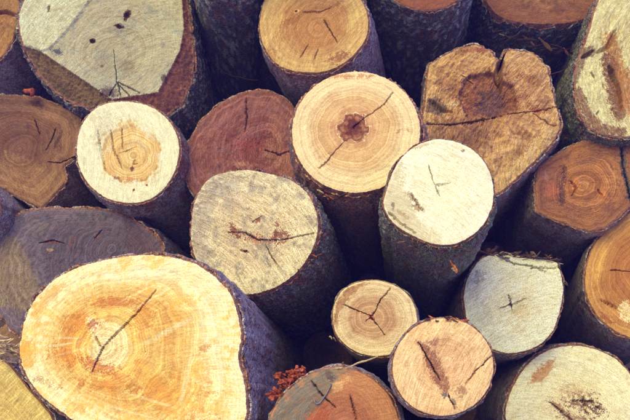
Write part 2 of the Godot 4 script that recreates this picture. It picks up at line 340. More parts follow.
			"zones": [{"poly": [Vector2(-137.8, 29), Vector2(-113.9, 88.9), Vector2(-70.5, 114.7), Vector2(-13.1, 121.6), Vector2(-29.9, 90.5), Vector2(-81.4, 51.8), Vector2(-100.9, -9.6), Vector2(-85.2, -74.9), Vector2(-110.6, -87.2), Vector2(-134.7, -37.1)], "col": Color8(156, 142, 136), "k": 0.6, "e": 12.7196}],
			"blobs": [[-35.549, -13.574, 16.96, 8.48, -10, Color8(150, 96, 80), 0.7, 1.3], [9.978, -25.657, 29.679, 7.42, -12, Color8(150, 90, 74), 0.65, 1.2], [54.789, -22.541, 19.079, 10.6, 0, Color8(140, 86, 74), 0.75, 1.3], [7.93, -29.922, 8.48, 12.72, 0, Color8(196, 130, 96), 0.6, 0.6], [-15.063, -53.006, 6.36, 3.18, -20, Color8(130, 64, 54), 0.8, 0.5], [11.273, 13.484, 8.48, 4.24, 40, Color8(140, 76, 60), 0.8, 0.5], [-46.522, 59.586, 21.199, 25.439, 0, Color8(190, 166, 146), 0.5, 0.8], [34.437, -77.612, 4.24, 16.96, 25, Color8(130, 118, 108), 0.6, 0.5], [-42.319, -4.657, 4.24, 14.84, 20, Color8(140, 84, 70), 0.7, 1.4], [-31.03, -20.222, 12.72, 3.392, -30, Color8(140, 84, 70), 0.7, 1.4], [50.334, -9.444, 4.24, 16.96, -10, Color8(134, 80, 68), 0.7, 1.4], [67.66, -31.495, 14.84, 4.24, 30, Color8(134, 80, 68), 0.7, 1.4], [42.132, -30.823, 4.24, 14.84, -30, Color8(134, 80, 68), 0.6, 1.4]],
			"cracks": [[[Vector2(-53, -10.9), Vector2(-18.3, -11.9), Vector2(12.2, -30), Vector2(59.2, -31.3), Vector2(101.5, -23.8), Vector2(135.2, -18.3)], 0.577, 8], [[Vector2(-1.6, 9.5), Vector2(19.7, 22)], 0.432, 4], [[Vector2(-25.8, -50.6), Vector2(-6.4, -55.4)], 0.432, 4], [[Vector2(29.6, -43.4), Vector2(42.8, -69.3), Vector2(60, -90.8)], 0.324, 3]]},
		{"key": "M", "name": "split_log", "label": "heart-shaped split log with a cleft top and a dark rotten centre", "bark": "smooth", "seed": 13,
			"at": Vector3(0.2416, 1.2756, -1.6652), "z": Vector3(0.0012, -0.0002, 1.0),
			"rim": [Vector2(-164.1, -38.1), Vector2(-154.2, 21.5), Vector2(-143.1, 104.7), Vector2(-109, 128.1), Vector2(-67.3, 148.3), Vector2(-21.3, 156.8), Vector2(12.8, 137.7), Vector2(28.4, 108.6), Vector2(34.1, 83.1), Vector2(43.5, 110.5), Vector2(52.7, 135.2), Vector2(92.3, 132.8), Vector2(116.5, 125.7), Vector2(149.8, 81.9), Vector2(158, 7.7), Vector2(167.5, -75.4), Vector2(145, -116.2), Vector2(88.1, -173.3), Vector2(19.7, -234.4), Vector2(-36.3, -257.7), Vector2(-107.1, -242.7), Vector2(-152.5, -176.8), Vector2(-164.2, -102.6)],
			"pith": Vector2(3.2, -11.3),
			"tex": 600,
			"spacing": 2.512, "step": 5.025,
			"sap": Color8(212, 172, 122), "heart": Color8(196, 150, 104), "stain": [Color8(136, 90, 66), 0.8],
			"hs": 0.6,
			"hw": 0.5,
			"soft": 0.3,
			"ring": 4.91535,
			"rc": 0.14,
			"ray": 0.16,
			"saw": 60,
			"sc": 0.324,
			"speck": 0.66,
			"rough": 5,
			"thick": 0.0504,
			"lip": 4.6,
			"tear": 6,
			"sharp": 0.8,
			"zones": [{"poly": [Vector2(-61.9, 60.8), Vector2(-25.8, 81), Vector2(14.3, 84.3), Vector2(39.7, 55.1), Vector2(67.9, 37.1), Vector2(75.3, -28.4), Vector2(5.7, -49.1), Vector2(-57.5, -40.6), Vector2(-79.5, 12.1)], "col": Color8(126, 70, 58), "k": 0.82, "e": 17.586}, {"poly": [Vector2(-18.8, 30.8), Vector2(26.1, 36.6), Vector2(51.8, -16.4), Vector2(1.5, -38.1), Vector2(-36.8, -22.8)], "col": Color8(96, 72, 80), "k": 0.8, "e": 15.0737}, {"poly": [Vector2(-161.6, -38.3), Vector2(-117.6, -56.6), Vector2(-57.7, -43.3), Vector2(5.5, -51.8), Vector2(-14.1, -130.2), Vector2(-55.1, -170.2), Vector2(-127, -151.7), Vector2(-158.8, -92.2)], "col": Color8(134, 92, 76), "k": 0.6, "e": 15.0737}, {"poly": [Vector2(167.1, -80.6), Vector2(134.6, -126.2), Vector2(19.4, -239.5), Vector2(5.2, -203.4), Vector2(92, -124.3), Vector2(139, -74.1)], "col": Color8(206, 176, 126), "k": 0.75, "e": 10.0492}, {"poly": [Vector2(-149.4, 15.8), Vector2(-129.1, 20.2), Vector2(-100.7, -14.1), Vector2(-121.6, -34.8), Vector2(-158.4, -22.1)], "col": Color8(104, 84, 82), "k": 0.85, "e": 5.02458}],
			"rises": [{"poly": [Vector2(-51.3, 71.3), Vector2(9, 79), Vector2(37.2, 55.2), Vector2(63, 37.3), Vector2(70.4, -28.1), Vector2(5.7, -49.1), Vector2(-57.4, -37.9), Vector2(-74.2, 17.3)], "h": -13}],
			"blobs": [[-84.089, 118.132, 30.147, 12.561, 30, Color8(206, 160, 100), 0.5, 0.8], [-61.316, 71.894, 12.561, 7.537, -20, Color8(226, 190, 130), 0.7, 0.6], [75.196, 102.98, 25.123, 17.586, 0, Color8(212, 174, 120), 0.6, 0.8], [-90.247, -3.746, 17.586, 6.281, -10, Color8(232, 206, 160), 0.8, 0.6], [113.835, -30.323, 20.098, 10.049, -30, Color8(150, 76, 60), 0.7, 0.8], [-12.069, 142.052, 55.27, 7.537, 6, Color8(146, 76, 56), 0.7, 0.8], [-100.879, 85.337, 20.098, 10.049, 40, Color8(216, 172, 112), 0.5, 0.8], [101.292, 57.146, 30.147, 12.561, -30, Color8(150, 92, 62), 0.5, 1], [65.527, 4.486, 30.147, 10.049, 10, Color8(150, 88, 66), 0.5, 1], [-51.216, -102.312, 55.27, 12.561, 20, Color8(110, 72, 66), 0.5, 1], [67.391, -133.697, 40.197, 12.561, 45, Color8(150, 104, 76), 0.5, 0.9], [19.597, -131.661, 65.32, 22.611, 30, Color8(222, 184, 136), 0.45, 1], [-97.483, 51.677, 25.123, 30.147, -20, Color8(150, 98, 70), 0.45, 1.1], [-38.805, 115.412, 30.147, 20.098, 0, Color8(218, 176, 124), 0.5, 1], [117.038, 39.821, 22.611, 40.197, -10, Color8(156, 108, 80), 0.4, 1.1]],
			"grooves": [[[Vector2(38.5, 110.8), Vector2(28.5, 72.3), Vector2(32.9, 28)], 11.305, 40], [[Vector2(-144.6, 10), Vector2(-120.8, -18.5), Vector2(-91.3, -25.5)], 8.793, 18]],
			"cracks": [[[Vector2(-154.8, -54.8), Vector2(-98, -60.2), Vector2(-28.8, -52.8), Vector2(38.2, -37.3), Vector2(99, -34.9), Vector2(167.2, -25)], 0.769, 10], [[Vector2(108.2, -40.7), Vector2(139.5, -68.8), Vector2(158.1, -75)], 0.811, 10], [[Vector2(-61.3, 71.9), Vector2(-32.4, 53.6)], 0.811, 8]]},
		{"key": "N", "name": "cracked_log", "label": "rusty brown six-sided log with swirling grain and a jagged split at its heart", "bark": "smooth", "seed": 14,
			"at": Vector3(0.4797, 1.0699, -1.7139), "z": Vector3(0.0012, -0.0002, 1.0),
			"rim": [Vector2(-121.3, 45), Vector2(-75.3, 72.2), Vector2(-31.9, 96.9), Vector2(10.6, 111), Vector2(40.2, 117.7), Vector2(87.4, 110.2), Vector2(119, 95.6), Vector2(123.3, 50.9), Vector2(116.8, -5.6), Vector2(91.8, -60.6), Vector2(60.7, -89.8), Vector2(20.4, -118.5), Vector2(-12.8, -125), Vector2(-62.6, -106.1), Vector2(-105.8, -87.2), Vector2(-133.1, -71.2), Vector2(-131.1, -17.3)],
			"pith": Vector2(-18.1, -11),
			"tex": 316,
			"spacing": 2.463, "step": 4.927,
			"sap": Color8(146, 98, 70), "heart": Color8(176, 118, 74), "stain": [Color8(116, 70, 60), 0.55],
			"hs": 0.8,
			"hw": 0.4,
			"soft": 0.3,
			"ring": 5.56942,
			"rc": 0.3,
			"ray": 0.06,
			"saw": 0,
			"sc": 0.108,
			"speck": 0.495,
			"rough": 2.4,
			"thick": 0.0504,
			"lip": 2.875,
			"tear": 2.2,
			"sharp": 0.8,
			"zones": [{"poly": [Vector2(-121, 47.6), Vector2(-65.9, 69.1), Vector2(-54.7, 31.9), Vector2(-77.3, -60.2), Vector2(-135.7, -73.6)], "col": Color8(134, 86, 78), "k": 0.7, "e": 9.8536}, {"poly": [Vector2(78.4, 115.9), Vector2(92.1, 110), Vector2(89.9, 26.2), Vector2(96.4, -60.8), Vector2(86, -70.5), Vector2(75.2, 21.6)], "col": Color8(72, 76, 86), "k": 0.85, "e": 3.6951}, {"poly": [Vector2(-63.4, 42.7), Vector2(-51.4, 42.2), Vector2(-65, -55.5), Vector2(-79.7, -60.1)], "col": Color8(74, 46, 50), "k": 0.8, "e": 4.9268}],
			"blobs": [[-92.802, -18.673, 14.78, 19.707, 0, Color8(196, 110, 84), 0.6, 0.9], [-44.223, -10.08, 22.171, 14.78, 60, Color8(216, 140, 80), 0.6, 0.7], [24.612, -33.03, 19.707, 9.854, -50, Color8(214, 136, 76), 0.5, 0.8], [-106.516, 18.174, 7.39, 12.317, 0, Color8(190, 140, 130), 0.5, 0.9], [5.106, 55.68, 29.561, 14.78, 20, Color8(130, 88, 78), 0.5, 1.1], [52.398, 7.01, 14.78, 34.488, 0, Color8(196, 138, 92), 0.5, 1], [-31.567, -76.88, 39.414, 14.78, -10, Color8(134, 88, 72), 0.5, 1]],
			"grooves": [[[Vector2(-45.4, 2.9), Vector2(-32.8, -15.6), Vector2(-49, -35.6)], 3.202, 12], [[Vector2(16.5, -20), Vector2(25.9, -43.3)], 2.956, 9]],
			"cracks": [[[Vector2(82.6, 110.4), Vector2(81.6, 36.9), Vector2(91.2, -65.7)], 0.796, 16]]},
		{"key": "O", "name": "sawn_log", "label": "bright orange tight-ringed log with smooth grey bark below the rusty six-sided log", "bark": "smooth", "seed": 15,
			"at": Vector3(0.5773, 0.8487, -1.7467), "z": Vector3(-0.128, 0.0506, 0.9905),
			"rim": [Vector2(-122.4, -40), Vector2(-117.4, 9.6), Vector2(-98.4, 59.2), Vector2(-71.3, 96.2), Vector2(-35.7, 125), Vector2(4.2, 151), Vector2(58.2, 162.9), Vector2(112, 143.8), Vector2(147.6, 83.5), Vector2(148.2, -2.3), Vector2(115, -84.4), Vector2(63.1, -136.7), Vector2(6.6, -158.6), Vector2(-36.5, -155.4), Vector2(-77.8, -130.9), Vector2(-109.3, -89.3)],
			"pith": Vector2(21.8, -1.6),
			"tex": 296,
			"spacing": 3.614, "step": 7.229,
			"sap": Color8(208, 156, 92), "heart": Color8(182, 120, 68), "stain": [Color8(160, 104, 60), 0.45],
			"hs": 0.75,
			"hw": 0.3,
			"soft": 0.3,
			"ring": 3.35248,
			"rc": 0.26,
			"ray": 0.06,
			"saw": 60,
			"sc": 0.135,
			"speck": 0.33,
			"rough": 1.2,
			"thick": 0.0504,
			"lip": 2.875,
			"swell": 5,
			"zones": [{"poly": [Vector2(-58.9, -81.2), Vector2(-35.1, -67.5), Vector2(-19.1, -82.5), Vector2(-23.6, -120.4), Vector2(-45.6, -119.8)], "col": Color8(244, 228, 180), "k": 0.9, "e": 4.81919}],
			"blobs": [[-83.215, 28.092, 12.048, 53.011, -22, Color8(230, 180, 96), 0.55, 0.7], [-84.396, -109.262, 19.277, 9.638, -40, Color8(150, 84, 50), 0.6, 0.8]],
			"cracks": [[[Vector2(-62.6, 7.1), Vector2(4.1, -0.8)], 0.573, 4], [[Vector2(-93.2, -65.5), Vector2(-40.6, -96.2)], 0.655, 4]]},
		{"key": "P", "name": "sawn_log", "label": "grey-white log with a ridge of shaggy bark along its flat top", "bark": "shaggy", "seed": 16,
			"at": Vector3(0.2699, 0.7827, -1.6884), "z": Vector3(0.0012, -0.0002, 1.0),
			"rim": [Vector2(-113.6, 1.4), Vector2(-107, 37.1), Vector2(-91.1, 68.2), Vector2(-70.9, 92.1), Vector2(-46.6, 103.7), Vector2(-11.3, 105.3), Vector2(34.7, 96.9), Vector2(75.9, 91.1), Vector2(107.2, 80.8), Vector2(113.8, 51.9), Vector2(115.2, 16.4), Vector2(104.3, -30.2), Vector2(84.5, -76), Vector2(57.4, -105.4), Vector2(17.8, -123.2), Vector2(-20.7, -127.5), Vector2(-56.3, -118.1), Vector2(-91.2, -92.6), Vector2(-109.5, -50.6)],
			"pith": Vector2(-6, -16.9),
			"tex": 316,
			"spacing": 2.355, "step": 4.71,
			"sap": Color8(246, 248, 212), "heart": Color8(244, 234, 192), "stain": [Color8(216, 214, 192), 0.35],
			"hs": 0.4,
			"hw": 0.5,
			"soft": 0.4,
			"ring": 4.09542,
			"rc": 0.05,
			"ray": 0.05,
			"saw": 20,
			"sc": 0.189,
			"speck": 0.66,
			"rough": 1,
			"thick": 0.0504,
			"lip": 4.6,
			"sharp": 0.5,
			"zones": [{"poly": [Vector2(-113.9, -3.4), Vector2(-97.2, 44.2), Vector2(-63, 67.6), Vector2(-72.1, -4.1), Vector2(-35.2, -74.7), Vector2(18.4, -116.4), Vector2(-61.3, -124.9), Vector2(-103.9, -73.9)], "col": Color8(186, 190, 182), "k": 0.35, "e": 16.4841}],
			"blobs": [[-6.047, -16.877, 4.71, 4.71, 0, Color8(90, 70, 60), 0.8, 0.4], [-77.901, 53.409, 18.839, 11.774, 50, Color8(150, 140, 136), 0.5, 0.9], [13.314, -33.543, 23.549, 18.839, 0, Color8(226, 200, 140), 0.5, 0.8]],
			"cracks": [[[Vector2(-9, 6.7), Vector2(-6, -16.9), Vector2(-4.8, -31)], 0.761, 9], [[Vector2(-19, 95.8), Vector2(7.9, 80.6), Vector2(44.6, 74.9), Vector2(80.2, 59.8)], 0.761, 10], [[Vector2(-5.9, -14.5), Vector2(-31.8, -23.5)], 0.6, 4], [[Vector2(-3.8, -16.9), Vector2(29.5, -1)], 0.48, 3], [[Vector2(44.2, 70.1), Vector2(108.5, 68.8)], 0.761, 5]]},
		{"key": "Q", "name": "sawn_log", "label": "small tan log with three cracks meeting at its pith, smallest sawn end of the pile", "bark": "smooth", "seed": 17,
			"at": Vector3(-0.0481, 0.7154, -1.4584), "z": Vector3(0.0012, -0.0002, 1.0),
			"rim": [Vector2(-86.8, -0.4), Vector2(-82.4, 30.7), Vector2(-67.4, 55.7), Vector2(-44.1, 70), Vector2(-16.8, 75.8), Vector2(14.6, 75.2), Vector2(45.4, 64.1), Vector2(69.6, 44.9), Vector2(82.9, 17.8), Vector2(85.9, -10.8), Vector2(76.8, -39.1), Vector2(57.8, -61), Vector2(31.1, -74.8), Vector2(0.6, -78.6), Vector2(-31.8, -72.3), Vector2(-60.3, -56), Vector2(-80.7, -31.4)],
			"pith": Vector2(-7.9, 0.6),
			"tex": 245,
			"spacing": 2.066, "step": 4.133,
			"sap": Color8(236, 212, 178), "heart": Color8(206, 164, 132), "stain": [Color8(180, 150, 116), 0.35],
			"hs": 0.6,
			"hw": 0.2,
			"soft": 0.15,
			"ring": 2.69531,
			"rc": 0.2,
			"ray": 0.06,
			"saw": 10,
			"sc": 0.135,
			"speck": 0.33,
			"rough": 0.8,
			"thick": 0.0504,
			"lip": 2.3,
			"rs": 0.9,
			"zones": [{"poly": [Vector2(-86.9, -12.8), Vector2(-80.2, 32.8), Vector2(-50.5, 65.9), Vector2(-4.2, 75.6), Vector2(-50.8, 44.9), Vector2(-72, 11.8), Vector2(-76.5, -17.1)], "col": Color8(150, 96, 64), "k": 0.75, "e": 4.1328}],
			"blobs": [[-7.871, 0.588, 8.266, 6.199, -20, Color8(170, 84, 56), 0.85, 0.6], [-30.429, 11.212, 10.332, 3.1, -15, Color8(200, 140, 100), 0.5, 0.6]],
			"cracks": [[[Vector2(-63.5, 26.2), Vector2(-38.7, 15.5), Vector2(-7.8, 2.6), Vector2(2.8, 14.9), Vector2(11.5, 35.5), Vector2(35, 60.1)], 0.667, 9], [[Vector2(-7.9, 0.6), Vector2(6.1, -18), Vector2(20, -36.5)], 0.632, 7], [[Vector2(-7.9, 0.6), Vector2(-18.4, -7.5)], 0.632, 5]]},
		{"key": "R", "name": "sawn_log", "label": "peach-coloured log with a long brown scar slanting across its face", "bark": "smooth", "seed": 18,
			"at": Vector3(0.0638, 0.5976, -1.0809), "z": Vector3(0.0012, -0.0002, 1.0),
			"rim": [Vector2(72.2, 18.6), Vector2(72.6, -5.8), Vector2(64.3, -29.1), Vector2(48.5, -48.8), Vector2(27, -62.7), Vector2(2.3, -69.1), Vector2(-22.7, -67.3), Vector2(-45.3, -57.5), Vector2(-62.7, -40.6), Vector2(-72.7, -18.7), Vector2(-74, 5.9), Vector2(-66.2, 30), Vector2(-50.3, 50.6), Vector2(-28.1, 65.1), Vector2(-2.4, 71.6), Vector2(23.4, 69.3), Vector2(46.2, 58.6), Vector2(63.1, 40.9)],
			"pith": Vector2(6.2, 7.2),
			"tex": 290,
			"spacing": 1.487, "step": 2.975,
			"sap": Color8(236, 200, 152), "heart": Color8(226, 182, 138), "stain": [Color8(200, 144, 96), 0.4],
			"hs": 0.5,
			"hw": 0.3,
			"soft": 0.2,
			"ring": 2.19861,
			"rc": 0.13,
			"ray": 0.07,
			"saw": 62,
			"sc": 0.216,
			"speck": 0.33,
			"rough": 0.9,
			"thick": 0.0504,
			"lip": 2.875,
			"zones": [{"poly": [Vector2(-41.2, 43), Vector2(-26.6, 33.9), Vector2(-12.1, 24.9), Vector2(1.1, -7.3), Vector2(9, -24.6), Vector2(5.4, -38.8), Vector2(-5.8, -30.3), Vector2(-19.5, -10.1), Vector2(-27.2, 19.2)], "col": Color8(136, 84, 70), "k": 0.88, "e": 2.97459}, {"poly": [Vector2(-23.6, 35.4), Vector2(-2.4, 44.1), Vector2(-8.9, 30.8)], "col": Color8(150, 100, 90), "k": 0.8, "e": 2.23094}],
			"blobs": [[1.069, -38.84, 5.949, 4.462, -40, Color8(100, 90, 96), 0.8, 0.7], [13.538, -50.197, 2.38, 10.411, 25, Color8(120, 110, 110), 0.7, 0.6], [25.842, -36.021, 7.436, 7.436, 0, Color8(150, 100, 80), 0.5, 0.9], [10.908, 13.045, 11.898, 8.924, 20, Color8(238, 206, 156), 0.5, 0.7]],
			"cracks": [[[Vector2(-35.4, 37), Vector2(-21.5, 13.3), Vector2(-5.3, -18.8)], 0.48, 6], [[Vector2(72.3, 15.5), Vector2(47.9, -4.6), Vector2(32.3, -24.6)], 0.405, 3.5], [[Vector2(5.4, -38.8), Vector2(15.8, -61.5)], 0.48, 6]]},
		{"key": "S", "name": "sawn_log", "label": "cream log with a dark flaking heart below the orange log", "bark": "smooth", "seed": 19,
			"at": Vector3(0.3948, 0.5328, -1.7713), "z": Vector3(0.0012, -0.0002, 1.0),
			"rim": [Vector2(-149, -28.1), Vector2(-144.1, 8.5), Vector2(-127.4, 47.7), Vector2(-98.5, 89.6), Vector2(-63.4, 120), Vector2(-19.7, 138.6), Vector2(29.6, 142.9), Vector2(81.5, 130.7), Vector2(124.3, 102.4), Vector2(151.1, 58.5), Vector2(160, -0.3), Vector2(145.1, -71.3), Vector2(103.4, -128.2), Vector2(47, -163.3), Vector2(-24.7, -172.7), Vector2(-91.8, -147.6), Vector2(-135.4, -95.3)],
			"pith": Vector2(8.8, -5),
			"tex": 429,
			"spacing": 3.532, "step": 7.064,
			"sap": Color8(248, 246, 208), "heart": Color8(244, 232, 186), "stain": [Color8(206, 184, 130), 0.5],
			"hs": 0.5,
			"hw": 0.4,
			"soft": 0.3,
			"ring": 3.68543,
			"rc": 0.05,
			"ray": 0.09,
			"saw": -20,
			"sc": 0.162,
			"speck": 0.44,
			"rough": 0.9,
			"thick": 0.0504,
			"lip": 4.6,
			"zones": [{"poly": [Vector2(-91.9, 54.5), Vector2(-73.4, 82.4), Vector2(-41, 108), Vector2(-21.8, 115), Vector2(-33.5, 86.9), Vector2(-63.7, 59.1)], "col": Color8(190, 122, 66), "k": 0.85, "e": 5.88646}],
			"blobs": [[28.669, 13.098, 30.61, 16.482, 0, Color8(120, 80, 72), 0.75, 1.5], [58.591, -4.972, 18.837, 14.127, 0, Color8(112, 74, 70), 0.75, 1.5], [-22.72, -0.561, 21.191, 7.064, -30, Color8(160, 104, 84), 0.65, 1.2], [7.072, -23.089, 32.964, 9.418, -10, Color8(140, 96, 80), 0.6, 1.4], [8.027, 35.917, 37.673, 18.837, 0, Color8(206, 170, 124), 0.4, 1.2]],
			"cracks": [[[Vector2(-44.4, 13.1), Vector2(-23.1, -5.1), Vector2(6.2, -32.1)], 0.721, 7], [[Vector2(6.1, 15.4), Vector2(47.1, 15.4), Vector2(67.6, -5)], 0.56, 5], [[Vector2(32.3, 26.8), Vector2(35.5, -9.5)], 0.48, 5]]},
		{"key": "T", "name": "sawn_log", "label": "log with a slate-grey stained half and an orange half, holding a bent wire hook", "bark": "smooth", "seed": 20,
			"at": Vector3(-0.1069, 0.5114, -1.1893), "z": Vector3(0.0012, -0.0002, 1.0),
			"rim": [Vector2(-111.5, -24.4), Vector2(-108.8, 11.7), Vector2(-92.4, 38.9), Vector2(-67.4, 63), Vector2(-35.5, 82.3), Vector2(-0.3, 91.9), Vector2(36.2, 85.2), Vector2(65.6, 67.4), Vector2(87.8, 43.6), Vector2(101.4, 10.7), Vector2(103.6, -23.1), Vector2(89.7, -61.1), Vector2(57.2, -91.4), Vector2(6.1, -106.9), Vector2(-50, -100.2), Vector2(-90.9, -70.5)],
			"pith": Vector2(15.3, -0.4),
			"tex": 299,
			"spacing": 2.447, "step": 4.893,
			"sap": Color8(196, 136, 96), "heart": Color8(176, 112, 84), "stain": [Color8(150, 90, 70), 0.5],
			"hs": 0.6,
			"hw": 0.3,
			"soft": 0.2,
			"ring": 2.55297,
			"rc": 0.169,
			"ray": 0.07,
			"saw": 25,
			"sc": 0.162,
			"speck": 0.33,
			"rough": 0.9,
			"thick": 0.0504,
			"lip": 4.6,
			"zones": [{"poly": [Vector2(-118.1, -24.5), Vector2(-108.8, 14.9), Vector2(-85.8, 48.5), Vector2(-42.3, 84), Vector2(-0.3, 95.2), Vector2(24.7, 90.2), Vector2(4.5, 74.1), Vector2(-8.9, 51.6), Vector2(-22.3, 35.7), Vector2(-48.7, 7.2), Vector2(-58.5, -31.9)], "col": Color8(110, 114, 112), "k": 0.85, "e": 9.78638}, {"poly": [Vector2(-48.7, 7.2), Vector2(-22.3, 32.5), Vector2(-5.8, 26.2), Vector2(-15.8, -0.5), Vector2(-38.8, -24)], "col": Color8(180, 92, 62), "k": 0.8, "e": 6.52425}],
			"blobs": [[7.747, 62.794, 16.311, 8.155, 30, Color8(236, 196, 140), 0.6, 0.9], [-8.777, 77.343, 6.524, 9.786, 30, Color8(60, 60, 70), 0.4, 0.8]],
			"cracks": [[[Vector2(-38.9, 67.7), Vector2(-25.5, 50), Vector2(0.8, 26.2)], 0.416, 4], [[Vector2(24.1, 45.2), Vector2(33.4, 7.4)], 0.388, 3]]},
		{"key": "U", "name": "sawn_log", "label": "largest log, wide golden face with orange heartwood and one long crack", "bark": "smooth", "seed": 21,
			"at": Vector3(-0.4239, 0.6287, -1.1579), "z": Vector3(0.0426, 0.0261, 0.9987),
			"rim": [Vector2(-219.1, 0.7), Vector2(-219.8, 34.5), Vector2(-210.7, 75.8), Vector2(-183.1, 115.9), Vector2(-139.2, 143.8), Vector2(-84.7, 159.1), Vector2(-22.5, 167.2), Vector2(27.8, 162.8), Vector2(76.4, 149.6), Vector2(116.3, 122.7), Vector2(141.7, 93), Vector2(155, 58.8), Vector2(161.3, 21.9), Vector2(157.3, -11), Vector2(166.8, -43.4), Vector2(172.8, -78.4), Vector2(170.8, -117.4), Vector2(155.7, -152.8), Vector2(109.3, -171.2), Vector2(44.1, -171.6), Vector2(-23.2, -153.6), Vector2(-84.2, -125.9), Vector2(-134.6, -97.6), Vector2(-179.5, -65.5), Vector2(-206.1, -32.7)],
			"pith": Vector2(-73, 10),
			"tex": 640,
			"spacing": 1.683, "step": 3.367,
			"sap": Color8(252, 242, 192), "heart": Color8(242, 204, 116), "stain": [Color8(224, 160, 66), 0.6],
			"hs": 0.66,
			"hw": 0.22,
			"soft": 0.2,
			"ring": 3.95217,
			"rc": 0.169,
			"ray": 0.07,
			"saw": 22,
			"sc": 0.135,
			"speck": 0.22,
			"rough": 1.2,
			"thick": 0.042,
			"lip": 5.75,
			"rs": 0.5,
			"swell": 6,
			"zones": [{"poly": [Vector2(-105.5, 57.6), Vector2(-77, 53.9), Vector2(-37.6, 43.4), Vector2(-24.7, 13), Vector2(-29.2, -16.8), Vector2(-55.6, -29.8), Vector2(-83.8, -23.2), Vector2(-96.7, 3.4), Vector2(-95.8, 30.3)], "col": Color8(246, 230, 184), "k": 0.85, "e": 6.73333}, {"poly": [Vector2(-218.5, 24.3), Vector2(-201.7, 17.4), Vector2(-193.3, -22.8), Vector2(-208.7, -26.1), Vector2(-220.9, 0.7)], "col": Color8(226, 160, 62), "k": 0.8, "e": 3.36667}, {"poly": [Vector2(-211.7, 55.1), Vector2(-201.2, 86.2), Vector2(-175.2, 110.5), Vector2(-151.5, 124.3), Vector2(-156.5, 103.2), Vector2(-182.8, 82.5), Vector2(-197.4, 54.9)], "col": Color8(228, 156, 66), "k": 0.6, "e": 6.73333}],
			"blobs": [[-80.317, -23.179, 43.767, 10.1, -18, Color8(198, 110, 60), 0.65, 0.7], [-65.622, 84.801, 40.4, 8.417, -4, Color8(206, 120, 66), 0.55, 0.8], [-97.438, 47.278, 10.1, 13.467, 30, Color8(168, 92, 70), 0.55, 0.8], [37.742, 6.038, 43.767, 33.667, 0, Color8(240, 200, 120), 0.45, 0.8], [100.885, 5.702, 13.467, 6.733, 20, Color8(196, 120, 60), 0.6, 0.7], [56.31, -75.217, 60.6, 33.667, -10, Color8(236, 168, 76), 0.5, 0.9], [39.287, 36.088, 50.5, 4.208, 28, Color8(250, 236, 190), 0.6, 0.6], [71.44, -46.405, 5.05, 53.867, -10, Color8(250, 236, 190), 0.5, 0.6], [-150.033, 12.076, 26.933, 2.357, 8, Color8(252, 238, 196), 0.6, 0.5], [-131.253, 0.247, 30.3, 2.02, 14, Color8(252, 238, 196), 0.55, 0.5], [-140.768, 23.821, 23.567, 2.02, 0, Color8(250, 236, 190), 0.5, 0.5], [1.058, 87.574, 50.5, 2.357, 30, Color8(250, 236, 196), 0.5, 0.5], [-17.562, 101.656, 43.767, 2.02, 26, Color8(250, 236, 196), 0.45, 0.5], [89.2, 69.54, 3.367, 37.033, 14, Color8(252, 240, 204), 0.5, 0.5], [12.854, -78.396, 57.233, 2.525, -16, Color8(250, 236, 190), 0.5, 0.5], [-19.366, -97.457, 50.5, 2.357, -14, Color8(250, 236, 190), 0.45, 0.5], [-167.541, -49.19, 23.567, 5.05, -20, Color8(150, 100, 56), 0.3, 1], [-125.994, 50.921, 26.933, 16.833, 20, Color8(214, 136, 66), 0.6, 1], [-137.529, -6.395, 26.933, 15.15, -20, Color8(212, 132, 62), 0.55, 1], [-57.037, -52.635, 50.5, 11.783, -8, Color8(214, 138, 66), 0.5, 1], [-10.694, 56.797, 23.567, 16.833, 30, Color8(224, 150, 72), 0.5, 1], [115.829, 52.344, 26.933, 57.233, 0, Color8(252, 242, 200), 0.5, 0.9], [-19.944, 133.272, 84.167, 15.15, 0, Color8(252, 244, 204), 0.5, 0.9]],
			"cracks": [[[Vector2(-71.4, 11.6), Vector2(-47.5, 36.7), Vector2(-18.5, 67.1), Vector2(10.4, 104.8)], 0.544, 11], [[Vector2(-73, 10), Vector2(-81.6, -10), Vector2(-89.7, -33)], 0.544, 10], [[Vector2(-79.9, 10), Vector2(-88.5, 26.9)], 0.515, 5]],
			"bands": [[0.48, 0.1, Color8(200, 116, 58), 0.65], [0.62, 0.06, Color8(214, 140, 62), 0.45], [0.3, 0.05, Color8(196, 114, 64), 0.5], [0.72, 0.05, Color8(222, 158, 72), 0.4], [0.88, 0.05, Color8(236, 190, 100), 0.35]]},
		{"key": "V", "name": "weathered_log", "label": "weathered slate-grey log with faint curled rings, behind the largest golden log", "bark": "smooth", "seed": 22,
			"at": Vector3(-0.7948, 0.8842, -1.641), "z": Vector3(0.0287, 0.013, 0.9995),
			"rim": [Vector2(-230.8, -4.5), Vector2(-223.6, 60.3), Vector2(-192.2, 107.1), Vector2(-149.9, 132.7), Vector2(-89.2, 139.3), Vector2(-17.4, 137.5), Vector2(56.8, 133.1), Vector2(102.5, 118.8), Vector2(151.1, 94.1), Vector2(205.4, 51.6), Vector2(218.5, 5.6), Vector2(218.5, -74.2), Vector2(173.5, -146.8), Vector2(91.3, -205.9), Vector2(-19.9, -217.1), Vector2(-125.1, -180.4), Vector2(-196.3, -106.1)],
			"pith": Vector2(89.1, 28.3),
			"tex": 539,
			"spacing": 2.501, "step": 5.001,
			"sap": Color8(124, 108, 122), "heart": Color8(104, 90, 106), "stain": [Color8(72, 66, 80), 0.6],
			"hs": 0.6,
			"hw": 0.5,
			"soft": 0.3,
			"ring": 4.89236,
			"rc": 0.26,
			"ray": 0.08,
			"saw": 70,
			"sc": 0.189,
			"speck": 0.55,
			"rough": 3,
			"thick": 0.0504,
			"lip": 5.75,
			"tear": 2.2,
